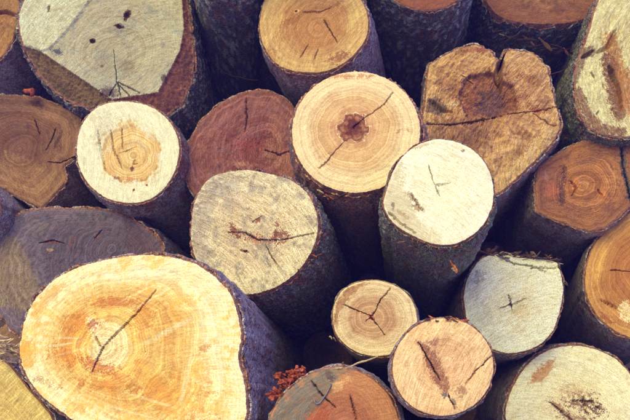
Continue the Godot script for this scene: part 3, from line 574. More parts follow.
			"zones": [{"poly": [Vector2(-231.9, 3.3), Vector2(-199.6, 80.8), Vector2(-160.2, 64.2), Vector2(-114, -14.1), Vector2(-81.7, -70.1), Vector2(-106.3, -124.4), Vector2(-201.5, -106)], "col": Color8(158, 136, 98), "k": 0.75, "e": 12.5027}, {"poly": [Vector2(112.7, 121.2), Vector2(215.9, 46.3), Vector2(219.1, -4.5), Vector2(131.1, 17.3)], "col": Color8(92, 66, 74), "k": 0.6, "e": 12.5027}],
			"blobs": [[-69.113, 51.961, 22.505, 4.501, -8, Color8(120, 64, 60), 0.8, 0.6], [-72.111, 31.311, 10.002, 3.751, 0, Color8(206, 166, 110), 0.7, 0.6], [-16.654, 50.917, 5.001, 20.004, -15, Color8(126, 74, 70), 0.6, 0.6], [49.737, 65.117, 7.502, 7.502, 0, Color8(150, 90, 70), 0.6, 0.7], [-104.886, 89.3, 25.005, 20.004, 0, Color8(122, 112, 106), 0.5, 0.9]],
			"cracks": [[[Vector2(-100.4, 50), Vector2(-69.7, 57.2), Vector2(-37.3, 48.7)], 0.808, 8], [[Vector2(42.4, 60.1), Vector2(58.8, 80.5)], 0.808, 5]]},
		{"key": "W", "name": "sawn_log", "label": "yellowish coarse-grained log partly behind the largest golden log", "bark": "smooth", "seed": 23,
			"at": Vector3(-0.6913, 0.5255, -1.1964), "z": Vector3(0.0012, -0.0002, 1.0),
			"rim": [Vector2(-93.7, 50.5), Vector2(-70.3, 86.8), Vector2(-29.9, 97.1), Vector2(-4.5, 89.9), Vector2(18.7, 69.1), Vector2(48.2, 38.3), Vector2(72.6, 16.5), Vector2(93.4, -8.4), Vector2(104.8, -49.2), Vector2(90.2, -97.5), Vector2(30.9, -125.1), Vector2(-52.7, -107.1), Vector2(-107, -50.7), Vector2(-112, 7.8)],
			"pith": Vector2(-0.5, -17),
			"tex": 315,
			"spacing": 2.611, "step": 5.222,
			"sap": Color8(222, 198, 128), "heart": Color8(214, 184, 112), "stain": [Color8(180, 140, 80), 0.4],
			"hs": 0.6,
			"hw": 0.4,
			"soft": 0.3,
			"ring": 4.1626,
			"rc": 0.18,
			"ray": 0.1,
			"saw": 55,
			"sc": 0.27,
			"speck": 0.33,
			"rough": 1.6,
			"thick": 0.0504,
			"lip": 2.875},
		{"key": "d3", "name": "deep_log", "label": "deep-set log in the twig-strewn gap beside the heart-shaped log", "bark": "smooth", "seed": 24,
			"at": Vector3(0.4247, 1.4696, -2.0943), "z": Vector3(0.0012, -0.0002, 1.0),
			"rim": [Vector2(57.3, -3.1), Vector2(48.3, -37.2), Vector2(21.4, -59.3), Vector2(-13.9, -72.3), Vector2(-39.6, -44.8), Vector2(-65, -17.3), Vector2(-59, 22.7), Vector2(-36.1, 53.8), Vector2(-2.5, 70.9), Vector2(29.7, 55.1), Vector2(58.4, 34.5)],
			"pith": Vector2(8.1, -0.5),
			"tex": 110,
			"spacing": 4, "step": 8,
			"sap": Color8(156, 118, 88), "heart": Color8(132, 100, 74), "stain": [Color8(109, 82, 61), 0.5],
			"hs": 0.55,
			"hw": 0.4,
			"soft": 0.3,
			"ring": 5.46584,
			"rc": 0.14,
			"ray": 0.08,
			"saw": 30,
			"sc": 0.2,
			"speck": 0.5,
			"rough": 2.2},
		{"key": "d4", "name": "deep_log", "label": "deep-set log in the hollow above the smallest tan log", "bark": "smooth", "seed": 25,
			"at": Vector3(-0.092, 0.8659, -2.1983), "z": Vector3(0.0012, -0.0002, 1.0),
			"rim": [Vector2(63.9, -1), Vector2(55.9, -36.6), Vector2(25.3, -57.8), Vector2(-11.5, -65.9), Vector2(-44.4, -47.6), Vector2(-68.3, -18.1), Vector2(-65.2, 19.8), Vector2(-37.4, 43.2), Vector2(-9.1, 68), Vector2(30.3, 62.6), Vector2(59.2, 36)],
			"pith": Vector2(6.8, -0),
			"tex": 110,
			"spacing": 4, "step": 8,
			"sap": Color8(156, 118, 88), "heart": Color8(132, 100, 74), "stain": [Color8(109, 82, 61), 0.5],
			"hs": 0.55,
			"hw": 0.4,
			"soft": 0.3,
			"ring": 5.46584,
			"rc": 0.14,
			"ray": 0.08,
			"saw": 30,
			"sc": 0.2,
			"speck": 0.5,
			"rough": 2.2},
		{"key": "d5", "name": "deep_log", "label": "deep-set log in the hollow above the shaggy-topped grey-white log", "bark": "smooth", "seed": 26,
			"at": Vector3(0.2864, 0.9689, -2.215), "z": Vector3(0.0012, -0.0002, 1.0),
			"rim": [Vector2(68.7, -1.3), Vector2(51.9, -36.6), Vector2(22.7, -61), Vector2(-14.6, -65.9), Vector2(-46.1, -47.7), Vector2(-59.8, -15.5), Vector2(-62.2, 20.1), Vector2(-42.9, 53.8), Vector2(-5.9, 62.5), Vector2(29.9, 59.2), Vector2(57.3, 35.2)],
			"pith": Vector2(5.8, 0.1),
			"tex": 110,
			"spacing": 4, "step": 8,
			"sap": Color8(156, 118, 88), "heart": Color8(132, 100, 74), "stain": [Color8(109, 82, 61), 0.5],
			"hs": 0.55,
			"hw": 0.4,
			"soft": 0.3,
			"ring": 5.46584,
			"rc": 0.14,
			"ray": 0.08,
			"saw": 30,
			"sc": 0.2,
			"speck": 0.5,
			"rough": 2.2},
		{"key": "d6", "name": "deep_log", "label": "deep-set log between the shaggy-topped log and the orange log", "bark": "smooth", "seed": 27,
			"at": Vector3(0.4643, 0.8787, -2.2607), "z": Vector3(0.0012, -0.0002, 1.0),
			"rim": [Vector2(60, -1.7), Vector2(43.9, -31.9), Vector2(18.9, -54.1), Vector2(-12.6, -52.5), Vector2(-43.4, -44.9), Vector2(-55.4, -15.4), Vector2(-54.1, 16.5), Vector2(-35.3, 44.3), Vector2(-4.2, 56.2), Vector2(29.2, 54.6), Vector2(52.3, 31)],
			"pith": Vector2(5.3, -0.7),
			"tex": 110,
			"spacing": 4, "step": 8,
			"sap": Color8(156, 118, 88), "heart": Color8(132, 100, 74), "stain": [Color8(109, 82, 61), 0.5],
			"hs": 0.55,
			"hw": 0.4,
			"soft": 0.3,
			"ring": 5.46584,
			"rc": 0.14,
			"ray": 0.08,
			"saw": 30,
			"sc": 0.2,
			"speck": 0.5,
			"rough": 2.2},
		{"key": "d7", "name": "deep_log", "label": "deep-set log in the gap under the scarred peach log", "bark": "smooth", "seed": 28,
			"at": Vector3(0.1704, 0.5146, -2.3255), "z": Vector3(0.0012, -0.0002, 1.0),
			"rim": [Vector2(63.6, -0.3), Vector2(46.4, -29.1), Vector2(22.7, -51.8), Vector2(-11.2, -58.2), Vector2(-46.7, -49.3), Vector2(-49.7, -14.2), Vector2(-60.9, 16.8), Vector2(-39.9, 46.4), Vector2(-5.6, 61.3), Vector2(27.5, 50.1), Vector2(52.9, 30.6)],
			"pith": Vector2(7, -0.4),
			"tex": 110,
			"spacing": 4, "step": 8,
			"sap": Color8(156, 118, 88), "heart": Color8(132, 100, 74), "stain": [Color8(109, 82, 61), 0.5],
			"hs": 0.55,
			"hw": 0.4,
			"soft": 0.3,
			"ring": 5.46584,
			"rc": 0.14,
			"ray": 0.08,
			"saw": 30,
			"sc": 0.2,
			"speck": 0.5,
			"rough": 2.2},
		{"key": "d8", "name": "deep_log", "label": "deep-set log in the hollow above the slate-stained log", "bark": "smooth", "seed": 29,
			"at": Vector3(-0.2249, 0.6794, -2.2337), "z": Vector3(0.0012, -0.0002, 1.0),
			"rim": [Vector2(78.4, -1.9), Vector2(66.8, -41.6), Vector2(31.4, -63.9), Vector2(-8.7, -67.4), Vector2(-49.2, -56.4), Vector2(-73.8, -21.9), Vector2(-76.3, 20.8), Vector2(-54.7, 60.9), Vector2(-10.2, 79.2), Vector2(32.2, 61), Vector2(62.2, 34.9)],
			"pith": Vector2(9.9, -1.5),
			"tex": 110,
			"spacing": 4, "step": 8,
			"sap": Color8(156, 118, 88), "heart": Color8(132, 100, 74), "stain": [Color8(109, 82, 61), 0.5],
			"hs": 0.55,
			"hw": 0.4,
			"soft": 0.3,
			"ring": 5.46584,
			"rc": 0.14,
			"ray": 0.08,
			"saw": 30,
			"sc": 0.2,
			"speck": 0.5,
			"rough": 2.2},
		{"key": "d9", "name": "deep_log", "label": "deep-set log hidden behind the grey-blotched log", "bark": "smooth", "seed": 30,
			"at": Vector3(-0.5327, 0.9817, -2.1145), "z": Vector3(0.0012, -0.0002, 1.0),
			"rim": [Vector2(71.6, -2.1), Vector2(57, -35.9), Vector2(31.3, -61.3), Vector2(-7.7, -74.3), Vector2(-41.7, -48.7), Vector2(-65.3, -17.9), Vector2(-68.8, 20.7), Vector2(-48.9, 54.1), Vector2(-12.5, 72.7), Vector2(29.6, 64.3), Vector2(53.7, 31.8)],
			"pith": Vector2(8.2, -0.7),
			"tex": 110,
			"spacing": 4, "step": 8,
			"sap": Color8(156, 118, 88), "heart": Color8(132, 100, 74), "stain": [Color8(109, 82, 61), 0.5],
			"hs": 0.55,
			"hw": 0.4,
			"soft": 0.3,
			"ring": 5.46584,
			"rc": 0.14,
			"ray": 0.08,
			"saw": 30,
			"sc": 0.2,
			"speck": 0.5,
			"rough": 2.2},
		{"key": "e1", "name": "deep_log", "label": "deep-set log behind the left side of the largest golden log", "bark": "smooth", "seed": 31,
			"at": Vector3(-1.1441, 0.7107, -2.0641), "z": Vector3(0.0012, -0.0002, 1.0),
			"rim": [Vector2(89.2, -0.9), Vector2(83.6, -46.4), Vector2(46.1, -75), Vector2(-4, -86.9), Vector2(-49.1, -57.6), Vector2(-73.6, -19.6), Vector2(-93.4, 24.7), Vector2(-71.2, 66.5), Vector2(-23.3, 84.4), Vector2(30.3, 77.7), Vector2(62.2, 38.1)],
			"pith": Vector2(9.2, -0.2),
			"tex": 110,
			"spacing": 4, "step": 8,
			"sap": Color8(156, 118, 88), "heart": Color8(132, 100, 74), "stain": [Color8(109, 82, 61), 0.5],
			"hs": 0.55,
			"hw": 0.4,
			"soft": 0.3,
			"ring": 5.34161,
			"rc": 0.14,
			"ray": 0.08,
			"saw": 30,
			"sc": 0.2,
			"speck": 0.5,
			"rough": 2.2},
		{"key": "o1", "name": "base_log", "label": "brown log at the foot of the pile below the scarred peach log", "bark": "smooth", "seed": 32,
			"at": Vector3(0.0776, 0.4022, -1.8757), "z": Vector3(0.0012, -0.0002, 1.0),
			"rim": [Vector2(79.2, -0.6), Vector2(72, -44.7), Vector2(30.6, -69.2), Vector2(-15.9, -81.1), Vector2(-58.7, -61.8), Vector2(-72.9, -21.6), Vector2(-91.1, 22.9), Vector2(-54.4, 59.1), Vector2(-9.4, 83.1), Vector2(40.5, 74.5), Vector2(77.9, 44.6)],
			"pith": Vector2(9.1, -1.2),
			"tex": 110,
			"spacing": 4, "step": 8,
			"sap": Color8(170, 130, 90), "heart": Color8(144, 110, 76), "stain": [Color8(118, 91, 62), 0.5],
			"hs": 0.55,
			"hw": 0.4,
			"soft": 0.3,
			"ring": 4.34783,
			"rc": 0.14,
			"ray": 0.08,
			"saw": 30,
			"sc": 0.2,
			"speck": 0.5,
			"rough": 2.2},
		{"key": "o2", "name": "base_log", "label": "brown log at the foot of the pile below the slate-stained log", "bark": "smooth", "seed": 33,
			"at": Vector3(-0.2441, 0.2869, -1.7127), "z": Vector3(0.0012, -0.0002, 1.0),
			"rim": [Vector2(94.9, 0.6), Vector2(76.3, -44.5), Vector2(37, -76), Vector2(-13.9, -76.4), Vector2(-55.1, -56.6), Vector2(-82.4, -23.5), Vector2(-88.4, 19.7), Vector2(-66.2, 62.7), Vector2(-16.3, 81.3), Vector2(35.3, 73.8), Vector2(75.5, 44.8)],
			"pith": Vector2(6.9, -1),
			"tex": 110,
			"spacing": 4, "step": 8,
			"sap": Color8(160, 120, 84), "heart": Color8(136, 102, 71), "stain": [Color8(112, 84, 58), 0.5],
			"hs": 0.55,
			"hw": 0.4,
			"soft": 0.3,
			"ring": 3.97516,
			"rc": 0.14,
			"ray": 0.08,
			"saw": 30,
			"sc": 0.2,
			"speck": 0.5,
			"rough": 2.2},
		{"key": "o3", "name": "base_log", "label": "brown log at the end of the pile beyond the cream log with the flaking heart", "bark": "smooth", "seed": 34,
			"at": Vector3(0.7161, 0.5511, -1.9106), "z": Vector3(0.0012, -0.0002, 1.0),
			"rim": [Vector2(89.5, -0.7), Vector2(65.6, -44.9), Vector2(27, -77.8), Vector2(-19.7, -77.1), Vector2(-63, -64.5), Vector2(-88.5, -25.8), Vector2(-80.1, 23.9), Vector2(-51.7, 70.9), Vector2(0.5, 88.5), Vector2(44.7, 71.6), Vector2(73.6, 41.4)],
			"pith": Vector2(10.6, -0.7),
			"tex": 110,
			"spacing": 4, "step": 8,
			"sap": Color8(170, 130, 90), "heart": Color8(144, 110, 76), "stain": [Color8(118, 91, 62), 0.5],
			"hs": 0.55,
			"hw": 0.4,
			"soft": 0.3,
			"ring": 4.34783,
			"rc": 0.14,
			"ray": 0.08,
			"saw": 30,
			"sc": 0.2,
			"speck": 0.5,
			"rough": 2.2},
		{"key": "o4", "name": "base_log", "label": "brown log at the end of the pile beyond the rusty six-sided log", "bark": "smooth", "seed": 35,
			"at": Vector3(0.7471, 1.1088, -1.793), "z": Vector3(0.0012, -0.0002, 1.0),
			"rim": [Vector2(87.8, -2.1), Vector2(70.1, -54.2), Vector2(26, -85.5), Vector2(-26.7, -102.2), Vector2(-64.4, -66.2), Vector2(-96.9, -24.8), Vector2(-83.7, 32.6), Vector2(-47.2, 75.1), Vector2(1, 95.9), Vector2(51.5, 90.1), Vector2(80.4, 48.6)],
			"pith": Vector2(10.2, 0.9),
			"tex": 110,
			"spacing": 4, "step": 8,
			"sap": Color8(160, 110, 80), "heart": Color8(136, 93, 68), "stain": [Color8(112, 77, 56), 0.5],
			"hs": 0.55,
			"hw": 0.4,
			"soft": 0.3,
			"ring": 4.42236,
			"rc": 0.14,
			"ray": 0.08,
			"saw": 30,
			"sc": 0.2,
			"speck": 0.5,
			"rough": 2.2},
		{"key": "o5", "name": "base_log", "label": "thick log at the foot of the pile below the largest golden log", "bark": "smooth", "seed": 36,
			"at": Vector3(-0.4895, 0.264, -1.3768), "z": Vector3(0.0012, -0.0002, 1.0),
			"rim": [Vector2(116.6, 2.4), Vector2(96.8, -49.8), Vector2(44.4, -74.2), Vector2(-10.3, -96.1), Vector2(-69.3, -74.6), Vector2(-96.9, -27.2), Vector2(-106.9, 23.4), Vector2(-76.7, 68.2), Vector2(-25.9, 105.8), Vector2(37.1, 81.6), Vector2(84.9, 50.5)],
			"pith": Vector2(10.8, -0.1),
			"tex": 110,
			"spacing": 4, "step": 8,
			"sap": Color8(190, 150, 100), "heart": Color8(161, 127, 85), "stain": [Color8(133, 105, 70), 0.5],
			"hs": 0.55,
			"hw": 0.4,
			"soft": 0.3,
			"ring": 3.22981,
			"rc": 0.14,
			"ray": 0.08,
			"saw": 30,
			"sc": 0.2,
			"speck": 0.5,
			"rough": 2.2},
		{"key": "o7", "name": "top_log", "label": "brown log at the top of the pile above the honey-coloured log", "bark": "smooth", "seed": 37,
			"at": Vector3(-0.2007, 1.7318, -1.406), "z": Vector3(0.0012, -0.0002, 1.0),
			"rim": [Vector2(103.8, -10.3), Vector2(94.7, -79.7), Vector2(47, -125), Vector2(-16.3, -118), Vector2(-74.3, -88.8), Vector2(-104, -24.3), Vector2(-106.4, 44.8), Vector2(-75.7, 103.1), Vector2(-19.3, 133.4), Vector2(45.6, 115.3), Vector2(99.3, 64.3)],
			"pith": Vector2(9.7, -1.2),
			"tex": 110,
			"spacing": 4, "step": 8,
			"sap": Color8(160, 120, 84), "heart": Color8(136, 102, 71), "stain": [Color8(112, 84, 58), 0.5],
			"hs": 0.55,
			"hw": 0.4,
			"soft": 0.3,
			"ring": 4.17391,
			"rc": 0.14,
			"ray": 0.08,
			"saw": 30,
			"sc": 0.2,
			"speck": 0.5,
			"rough": 2.2},
		{"key": "o8", "name": "top_log", "label": "brown log at the top of the pile above the whitish-faceted log", "bark": "smooth", "seed": 38,
			"at": Vector3(-0.4356, 1.7215, -1.4019), "z": Vector3(0.0012, -0.0002, 1.0),
			"rim": [Vector2(106.5, -9.2), Vector2(84, -64.8), Vector2(47.4, -106.8), Vector2(-9.3, -111.8), Vector2(-58.3, -73.4), Vector2(-94.2, -21.6), Vector2(-104.9, 44.7), Vector2(-73.3, 97.6), Vector2(-17.9, 110.4), Vector2(37.1, 96.3), Vector2(77.5, 50.1)],
			"pith": Vector2(11.1, -0.2),
			"tex": 110,
			"spacing": 4, "step": 8,
			"sap": Color8(150, 112, 84), "heart": Color8(127, 95, 71), "stain": [Color8(105, 78, 58), 0.5],
			"hs": 0.55,
			"hw": 0.4,
			"soft": 0.3,
			"ring": 4.2236,
			"rc": 0.14,
			"ray": 0.08,
			"saw": 30,
			"sc": 0.2,
			"speck": 0.5,
			"rough": 2.2},
		{"key": "o9", "name": "scaly_log", "label": "dark-barked log in the gap between the whitish-faceted log and the honey-coloured log", "bark": "scaly", "seed": 39,
			"at": Vector3(-0.3875, 1.6311, -1.4949), "z": Vector3(0.2244, 0.039, 0.9737),
			"rim": [Vector2(85.6, 8.6), Vector2(78.1, -48.6), Vector2(38.3, -84.5), Vector2(-8.4, -93.5), Vector2(-56.3, -81.6), Vector2(-84.1, -33.9), Vector2(-87.7, 24.5), Vector2(-53.8, 67.1), Vector2(-13.3, 89), Vector2(36, 102.9), Vector2(68.5, 59.2)],
			"pith": Vector2(9.6, 2.6),
			"tex": 110,
			"spacing": 4, "step": 6.8,
			"sap": Color8(150, 112, 84), "heart": Color8(127, 95, 71), "stain": [Color8(105, 78, 58), 0.5],
			"hs": 0.55,
			"hw": 0.4,
			"soft": 0.3,
			"ring": 4.37267,
			"rc": 0.14,
			"ray": 0.08,
			"saw": 30,
			"sc": 0.2,
			"speck": 0.5,
			"rough": 2.2},
		{"key": "o6", "name": "base_log", "label": "brown log beyond the notched brown log and the slate-grey log", "bark": "smooth", "seed": 40,
			"at": Vector3(-1.0677, 1.0125, -1.5732), "z": Vector3(0.0012, -0.0002, 1.0),
			"rim": [Vector2(92.9, -1.7), Vector2(78.5, -46.2), Vector2(43.5, -73.3), Vector2(-3.3, -74.5), Vector2(-53.7, -62.6), Vector2(-80, -18.4), Vector2(-80, 24.4), Vector2(-66.8, 63.9), Vector2(-23.1, 72.4), Vector2(24.7, 78.7), Vector2(64, 43)],
			"pith": Vector2(6.7, 1),
			"tex": 110,
			"spacing": 4, "step": 8,
			"sap": Color8(150, 110, 84), "heart": Color8(127, 93, 71), "stain": [Color8(105, 77, 58), 0.5],
			"hs": 0.55,
			"hw": 0.4,
			"soft": 0.3,
			"ring": 4.34783,
			"rc": 0.14,
			"ray": 0.08,
			"saw": 30,
			"sc": 0.2,
			"speck": 0.5,
			"rough": 2.2},
	]
	var made := {}
	for d in logs:
		made[d.key] = make_log(d)
		if d.key.length() == 1 and d.key in "ABCGHIMNOE":
			made[d.key].set_meta("rim", d.rim)
	small_things(made)


func ground() -> void:
	var n := FastNoiseLite.new()
	n.seed = 2
	n.frequency = 0.9
	var st := SurfaceTool.new()
	st.begin(Mesh.PRIMITIVE_TRIANGLES)
	var at := func(i: int, j: int) -> Vector3:
		var x := (i - 40) * 0.5
		var z := 6.0 - j * 0.4
		return Vector3(x, n.get_noise_2d(x, z) * 0.03, z)
	for j in 40:
		for i in 80:
			var q := [at.call(i, j), at.call(i + 1, j), at.call(i + 1, j + 1), at.call(i, j + 1)]
			for k in [0, 2, 1, 0, 3, 2]:
				st.set_uv(Vector2(q[k].x, q[k].z))
				st.add_vertex(q[k])
	st.generate_normals()
	var soil := grainy(Color8(186, 182, 184), Color8(160, 156, 160), 4)
	var g := mesh_node("ground", st.commit(), soil, self)
	g.set_meta("kind", "structure")
	g.set_meta("label", "pale gravel ground under the log pile")
	# the cut earth bank that the pile was stacked against
	var bank := SurfaceTool.new()
	bank.begin(Mesh.PRIMITIVE_TRIANGLES)
	var face := func(i: int, j: int) -> Vector3:
		var x := (i - 30) * 0.25
		var y := -0.1 + j * 0.25
		return Vector3(x, y, -3.3 - 0.1 * y - (2.0 if j == 20 else 0.0) + 0.3 * n.get_noise_2d(x * 1.4 + 40.0, y * 1.4))
	for j in 20:
		for i in 60:
			var q := [face.call(i, j), face.call(i + 1, j), face.call(i + 1, j + 1), face.call(i, j + 1)]
			for k in [0, 2, 1, 0, 3, 2]:
				bank.set_uv(Vector2(q[k].x, q[k].y))
				bank.add_vertex(q[k])
	bank.generate_normals()
	var b := mesh_node("earth_bank", bank.commit(), grainy(Color8(104, 84, 70), Color8(80, 64, 56), 6), self)
	b.set_meta("kind", "structure")
	b.set_meta("label", "brown earth bank behind the log pile")


func shred(parent: Node, called: String, at: Vector3, toward: Vector3, up: Vector3, long: float, wide: float, curl: float, material: Material) -> void:
	var x := toward.normalized()
	var z := x.cross(up).normalized()
	var o := mesh_node(called, flake(long, wide, curl), material, parent)
	o.transform = Transform3D(Basis(x, z.cross(x), z), at)


func strip_row(parent: Node, from: Vector3, to: Vector3, out: Vector3, count: int, long: float, wide: float, materials: Array) -> void:
	# shreds of bark standing up from a log's rim between FROM and TO
	for i in count:
		var t := (i + rng.randf()) / count
		var at := from.lerp(to, t) + out * rng.randf_range(-0.001, 0.005) + Vector3(0, 0, rng.randf_range(-0.02, 0.003))
		var along := (to - from).normalized() * rng.randf_range(-1, 1) + Vector3(0, 0, rng.randf_range(-0.5, 0.7)) + out * rng.randf_range(-0.15, 0.5)
		shred(parent, "bark_shred", at, along, out, long * rng.randf_range(0.5, 1.3), wide * rng.randf_range(0.5, 1.2), rng.randf_range(-1.2, 1.4), materials[i % materials.size()])


func heap(called: String, label: String, category: String, spots: Array, count: int, spread: float, long: float, wide: float, material: Material) -> void:
	var meshes := []
	var places := []
	for i in count:
		var a: Vector3 = spots[rng.randi() % spots.size()]
		var at := a + Vector3(rng.randfn(0, spread), rng.randfn(0, spread), rng.randfn(0, spread * 1.4))
		meshes.append(flake(long * rng.randf_range(0.5, 1.4), wide * rng.randf_range(0.5, 1.4), rng.randf_range(-2.0, 2.4)))
		places.append(Transform3D(Basis.from_euler(Vector3(rng.randf_range(0.0, 1.3), rng.randf() * TAU, rng.randf_range(-0.6, 0.6))), at))
	tag(mesh_node(called, joined(meshes, places), material, self), label, category, "", "stuff")


func small_things(made: Dictionary) -> void:
	rng.seed = 77
	var red := grainy(Color8(204, 108, 76), Color8(146, 68, 52), 31)
	var brown := grainy(Color8(140, 104, 82), Color8(92, 66, 58), 32)
	var dark := grainy(Color8(112, 88, 84), Color8(74, 56, 56), 35)
	var straw := grainy(Color8(226, 204, 160), Color8(180, 150, 108), 33)
	var orange := grainy(Color8(206, 130, 80), Color8(170, 90, 56), 34)
	# attached to the logs
	strip_row(made.P, Vector3(-0.0604, 0.109, -0.004), Vector3(0.1052, 0.0832, -0.004), Vector3(0.12, 1, 0), 60, 0.05, 0.012, [brown, dark, brown, dark, straw])
	strip_row(made.P, Vector3(0.1052, 0.0832, -0.004), Vector3(0.1231, 0.028, -0.004), Vector3(1, 0.3, 0), 8, 0.022, 0.006, [brown, dark])
	strip_row(made.R, Vector3(-0.0252, 0.0683, -0.002), Vector3(0.0402, 0.066, -0.002), Vector3(0, 1, 0), 26, 0.018, 0.006, [red, orange, brown, dark])
	strip_row(made.T, Vector3(-0.0456, 0.0807, -0.003), Vector3(0.0164, 0.0934, -0.003), Vector3(-0.2, 1, 0), 7, 0.014, 0.004, [brown, straw])
	strip_row(made.J, Vector3(-0.0849, -0.1221, -0.016), Vector3(-0.0565, -0.1481, -0.012), Vector3(-0.4, -0.8, 0.5), 6, 0.019, 0.005, [straw, straw, red])
	strip_row(made.J, Vector3(-0.0587, -0.1413, -0.01), Vector3(0.0821, -0.1282, -0.01), Vector3(0, -1, 0.2), 10, 0.02, 0.005, [brown, dark])
	strip_row(made.K, Vector3(0.0172, -0.1297, -0.034), Vector3(0.029, -0.1529, -0.04), Vector3(0, -0.7, 0.8), 4, 0.018, 0.005, [orange, orange, straw])
	strip_row(made.K, Vector3(-0.0832, -0.0961, -0.006), Vector3(0.0517, -0.1113, -0.006), Vector3(0, -1, 0.3), 12, 0.016, 0.004, [brown, dark])
	strip_row(made.L, Vector3(0.0228, -0.1319, -0.008), Vector3(0.1394, -0.0547, -0.008), Vector3(0.6, -0.8, 0.1), 14, 0.024, 0.006, [red, brown, dark])
	strip_row(made.U, Vector3(0.1587, 0.0486, -0.006), Vector3(0.1741, -0.0657, -0.006), Vector3(1, 0.1, 0), 16, 0.016, 0.004, [brown, dark])
	strip_row(made.Q, Vector3(-0.0932, -0.0333, -0.004), Vector3(-0.0809, -0.0456, -0.004), Vector3(-0.8, -0.5, 0.4), 4, 0.010, 0.0015, [straw])
	strip_row(made.D, Vector3(-0.1203, -0.1414, -0.03), Vector3(0.0843, -0.1967, -0.06), Vector3(0, -1, 0.4), 12, 0.05, 0.010, [dark, brown, dark])
	strip_row(made.S, Vector3(-0.1294, 0.0523, -0.004), Vector3(0.0252, 0.1453, -0.004), Vector3(-0.5, 0.8, 0), 10, 0.018, 0.004, [brown, straw])
	strip_row(made.V, Vector3(0.1075, 0.1213, -0.003), Vector3(0.2105, 0.0515, -0.003), Vector3(0.5, 0.8, 0), 8, 0.02, 0.005, [brown, dark])
	for key in ["A", "B", "C", "G", "H", "I", "M", "N", "O", "E"]:
		var rim: Array = made[key].get_meta("rim")
		for side in 2:
			var k := rng.randi() % rim.size()
			var a: Vector2 = rim[k]
			var c: Vector2 = rim[(k + 1) % rim.size()]
			strip_row(made[key], Vector3(a.x, a.y, -5) * 0.001, Vector3(c.x, c.y, -5) * 0.001, Vector3(a.x, a.y, 0).normalized(), 4, 0.018, 0.005, [brown, dark, straw])
		made[key].remove_meta("rim")
	# loose on the pile
	heap("bark_chips", "heap of red-brown bark chips between the largest golden log and the slate-stained log", "bark chips", [Vector3(-0.2122, 0.5602, -1.2243), Vector3(-0.1981, 0.5768, -1.2214), Vector3(-0.1872, 0.589, -1.2402), Vector3(-0.1731, 0.5957, -1.2401), Vector3(-0.2114, 0.5879, -1.2585)], 120, 0.005, 0.012, 0.007, red)
	heap("torn_fibres", "tangle of pale torn fibres beside the edge of the largest golden log", "wood fibres", [Vector3(-0.6838, 0.6445, -1.1663), Vector3(-0.6755, 0.6344, -1.17), Vector3(-0.667, 0.631, -1.1719), Vector3(-0.6861, 0.6277, -1.1706)], 46, 0.006, 0.03, 0.0035, straw)
	var stick := mesh_node("splinter", rod(bend(Vector3(-0.0886, 0.6015, -1.1859), Vector3(-0.0345, 0.6173, -1.1566), Vector3(0, 0.001, 0)), 0.0035, 6, 0.5, 0.5), straw, self)
	tag(stick, "pale splinter of wood leaning out under the smallest tan log", "splinter")
	var twigs := [[Vector3(0.4242, 1.465, -1.9495), Vector3(0.5496, 1.4758, -1.8779), 0.0022, "long thin twig crossing the dark gap beside the heart-shaped log"], [Vector3(0.3003, 1.5371, -1.8003), Vector3(0.3981, 1.5403, -1.8631), 0.0018, "short twig under the brown log above the dark gap"], [Vector3(0.4526, 1.5196, -1.8961), Vector3(0.5114, 1.5113, -1.8636), 0.0016, "reddish twig close under the brown log above the dark gap"], [Vector3(-0.5025, 1.5001, -1.8719), Vector3(-0.3922, 1.4681, -1.8728), 0.0016, "thin twig in the dark gap beside the honey-coloured log"]]
	for i in twigs.size():
		var t: Array = twigs[i]
		tag(mesh_node("twig", rod(bend(t[0], t[1], Vector3(0, -0.006, 0.004), 9), t[2], 6, 0.4), [brown, straw, red, brown][i], self), t[3], "twig", "twigs in the dark gaps")
	var hook := PackedVector3Array([Vector3(-0.1141, 0.5759, -1.1883), Vector3(-0.1158, 0.5711, -1.1863), Vector3(-0.1208, 0.5615, -1.1853), Vector3(-0.1275, 0.5519, -1.1853), Vector3(-0.1325, 0.5455, -1.1853), Vector3(-0.1374, 0.5439, -1.1853), Vector3(-0.1408, 0.5471, -1.1852), Vector3(-0.1408, 0.5503, -1.1852)])
	tag(mesh_node("wire_hook", rod(hook, 0.0014, 8, 0.0), plain(Color8(130, 130, 140), 0.5, 0.7), self), "bent steel wire hook on the slate-stained log end", "wire hook")
	var lump := mesh_node("bark_chunk", joined([flake(0.03, 0.02, 1.2, 0.006), flake(0.024, 0.016, 1.6, 0.005)], [Transform3D(Basis.from_euler(Vector3(0.4, 0.5, 0.3)), Vector3(-0.9765, 1.3599, -1.6455)), Transform3D(Basis.from_euler(Vector3(1.1, 0.2, 1.3)), Vector3(-0.9658, 1.3546, -1.6482))]), red, self)
	tag(lump, "small red-brown bark chunk lying on the dull brown angular log", "bark chunk")


var noise_warp := FastNoiseLite.new()
var noise_mid := FastNoiseLite.new()
var noise_fine := FastNoiseLite.new()
var noise_cell := FastNoiseLite.new()
var rng := RandomNumberGenerator.new()
var bark_mats := {}
var tints := {}
var names := {}


func numbered(called: String) -> String:
	var n: int = names.get(called, 0)
	names[called] = n + 1
	return called if n == 0 else "%s_%03d" % [called, n]


func tag(o: Node, label: String, category: String, group := "", kind := "") -> void:
	o.set_meta("label", label)
	o.set_meta("category", category)
	if group:
		o.set_meta("group", group)
	if kind:
		o.set_meta("kind", kind)


func mesh_node(called: String, mesh: Mesh, material: Material, parent: Node) -> MeshInstance3D:
	var m := MeshInstance3D.new()
	m.name = called if parent != self else numbered(called)
	m.mesh = mesh
	m.material_override = material
	parent.add_child(m, true)
	return m


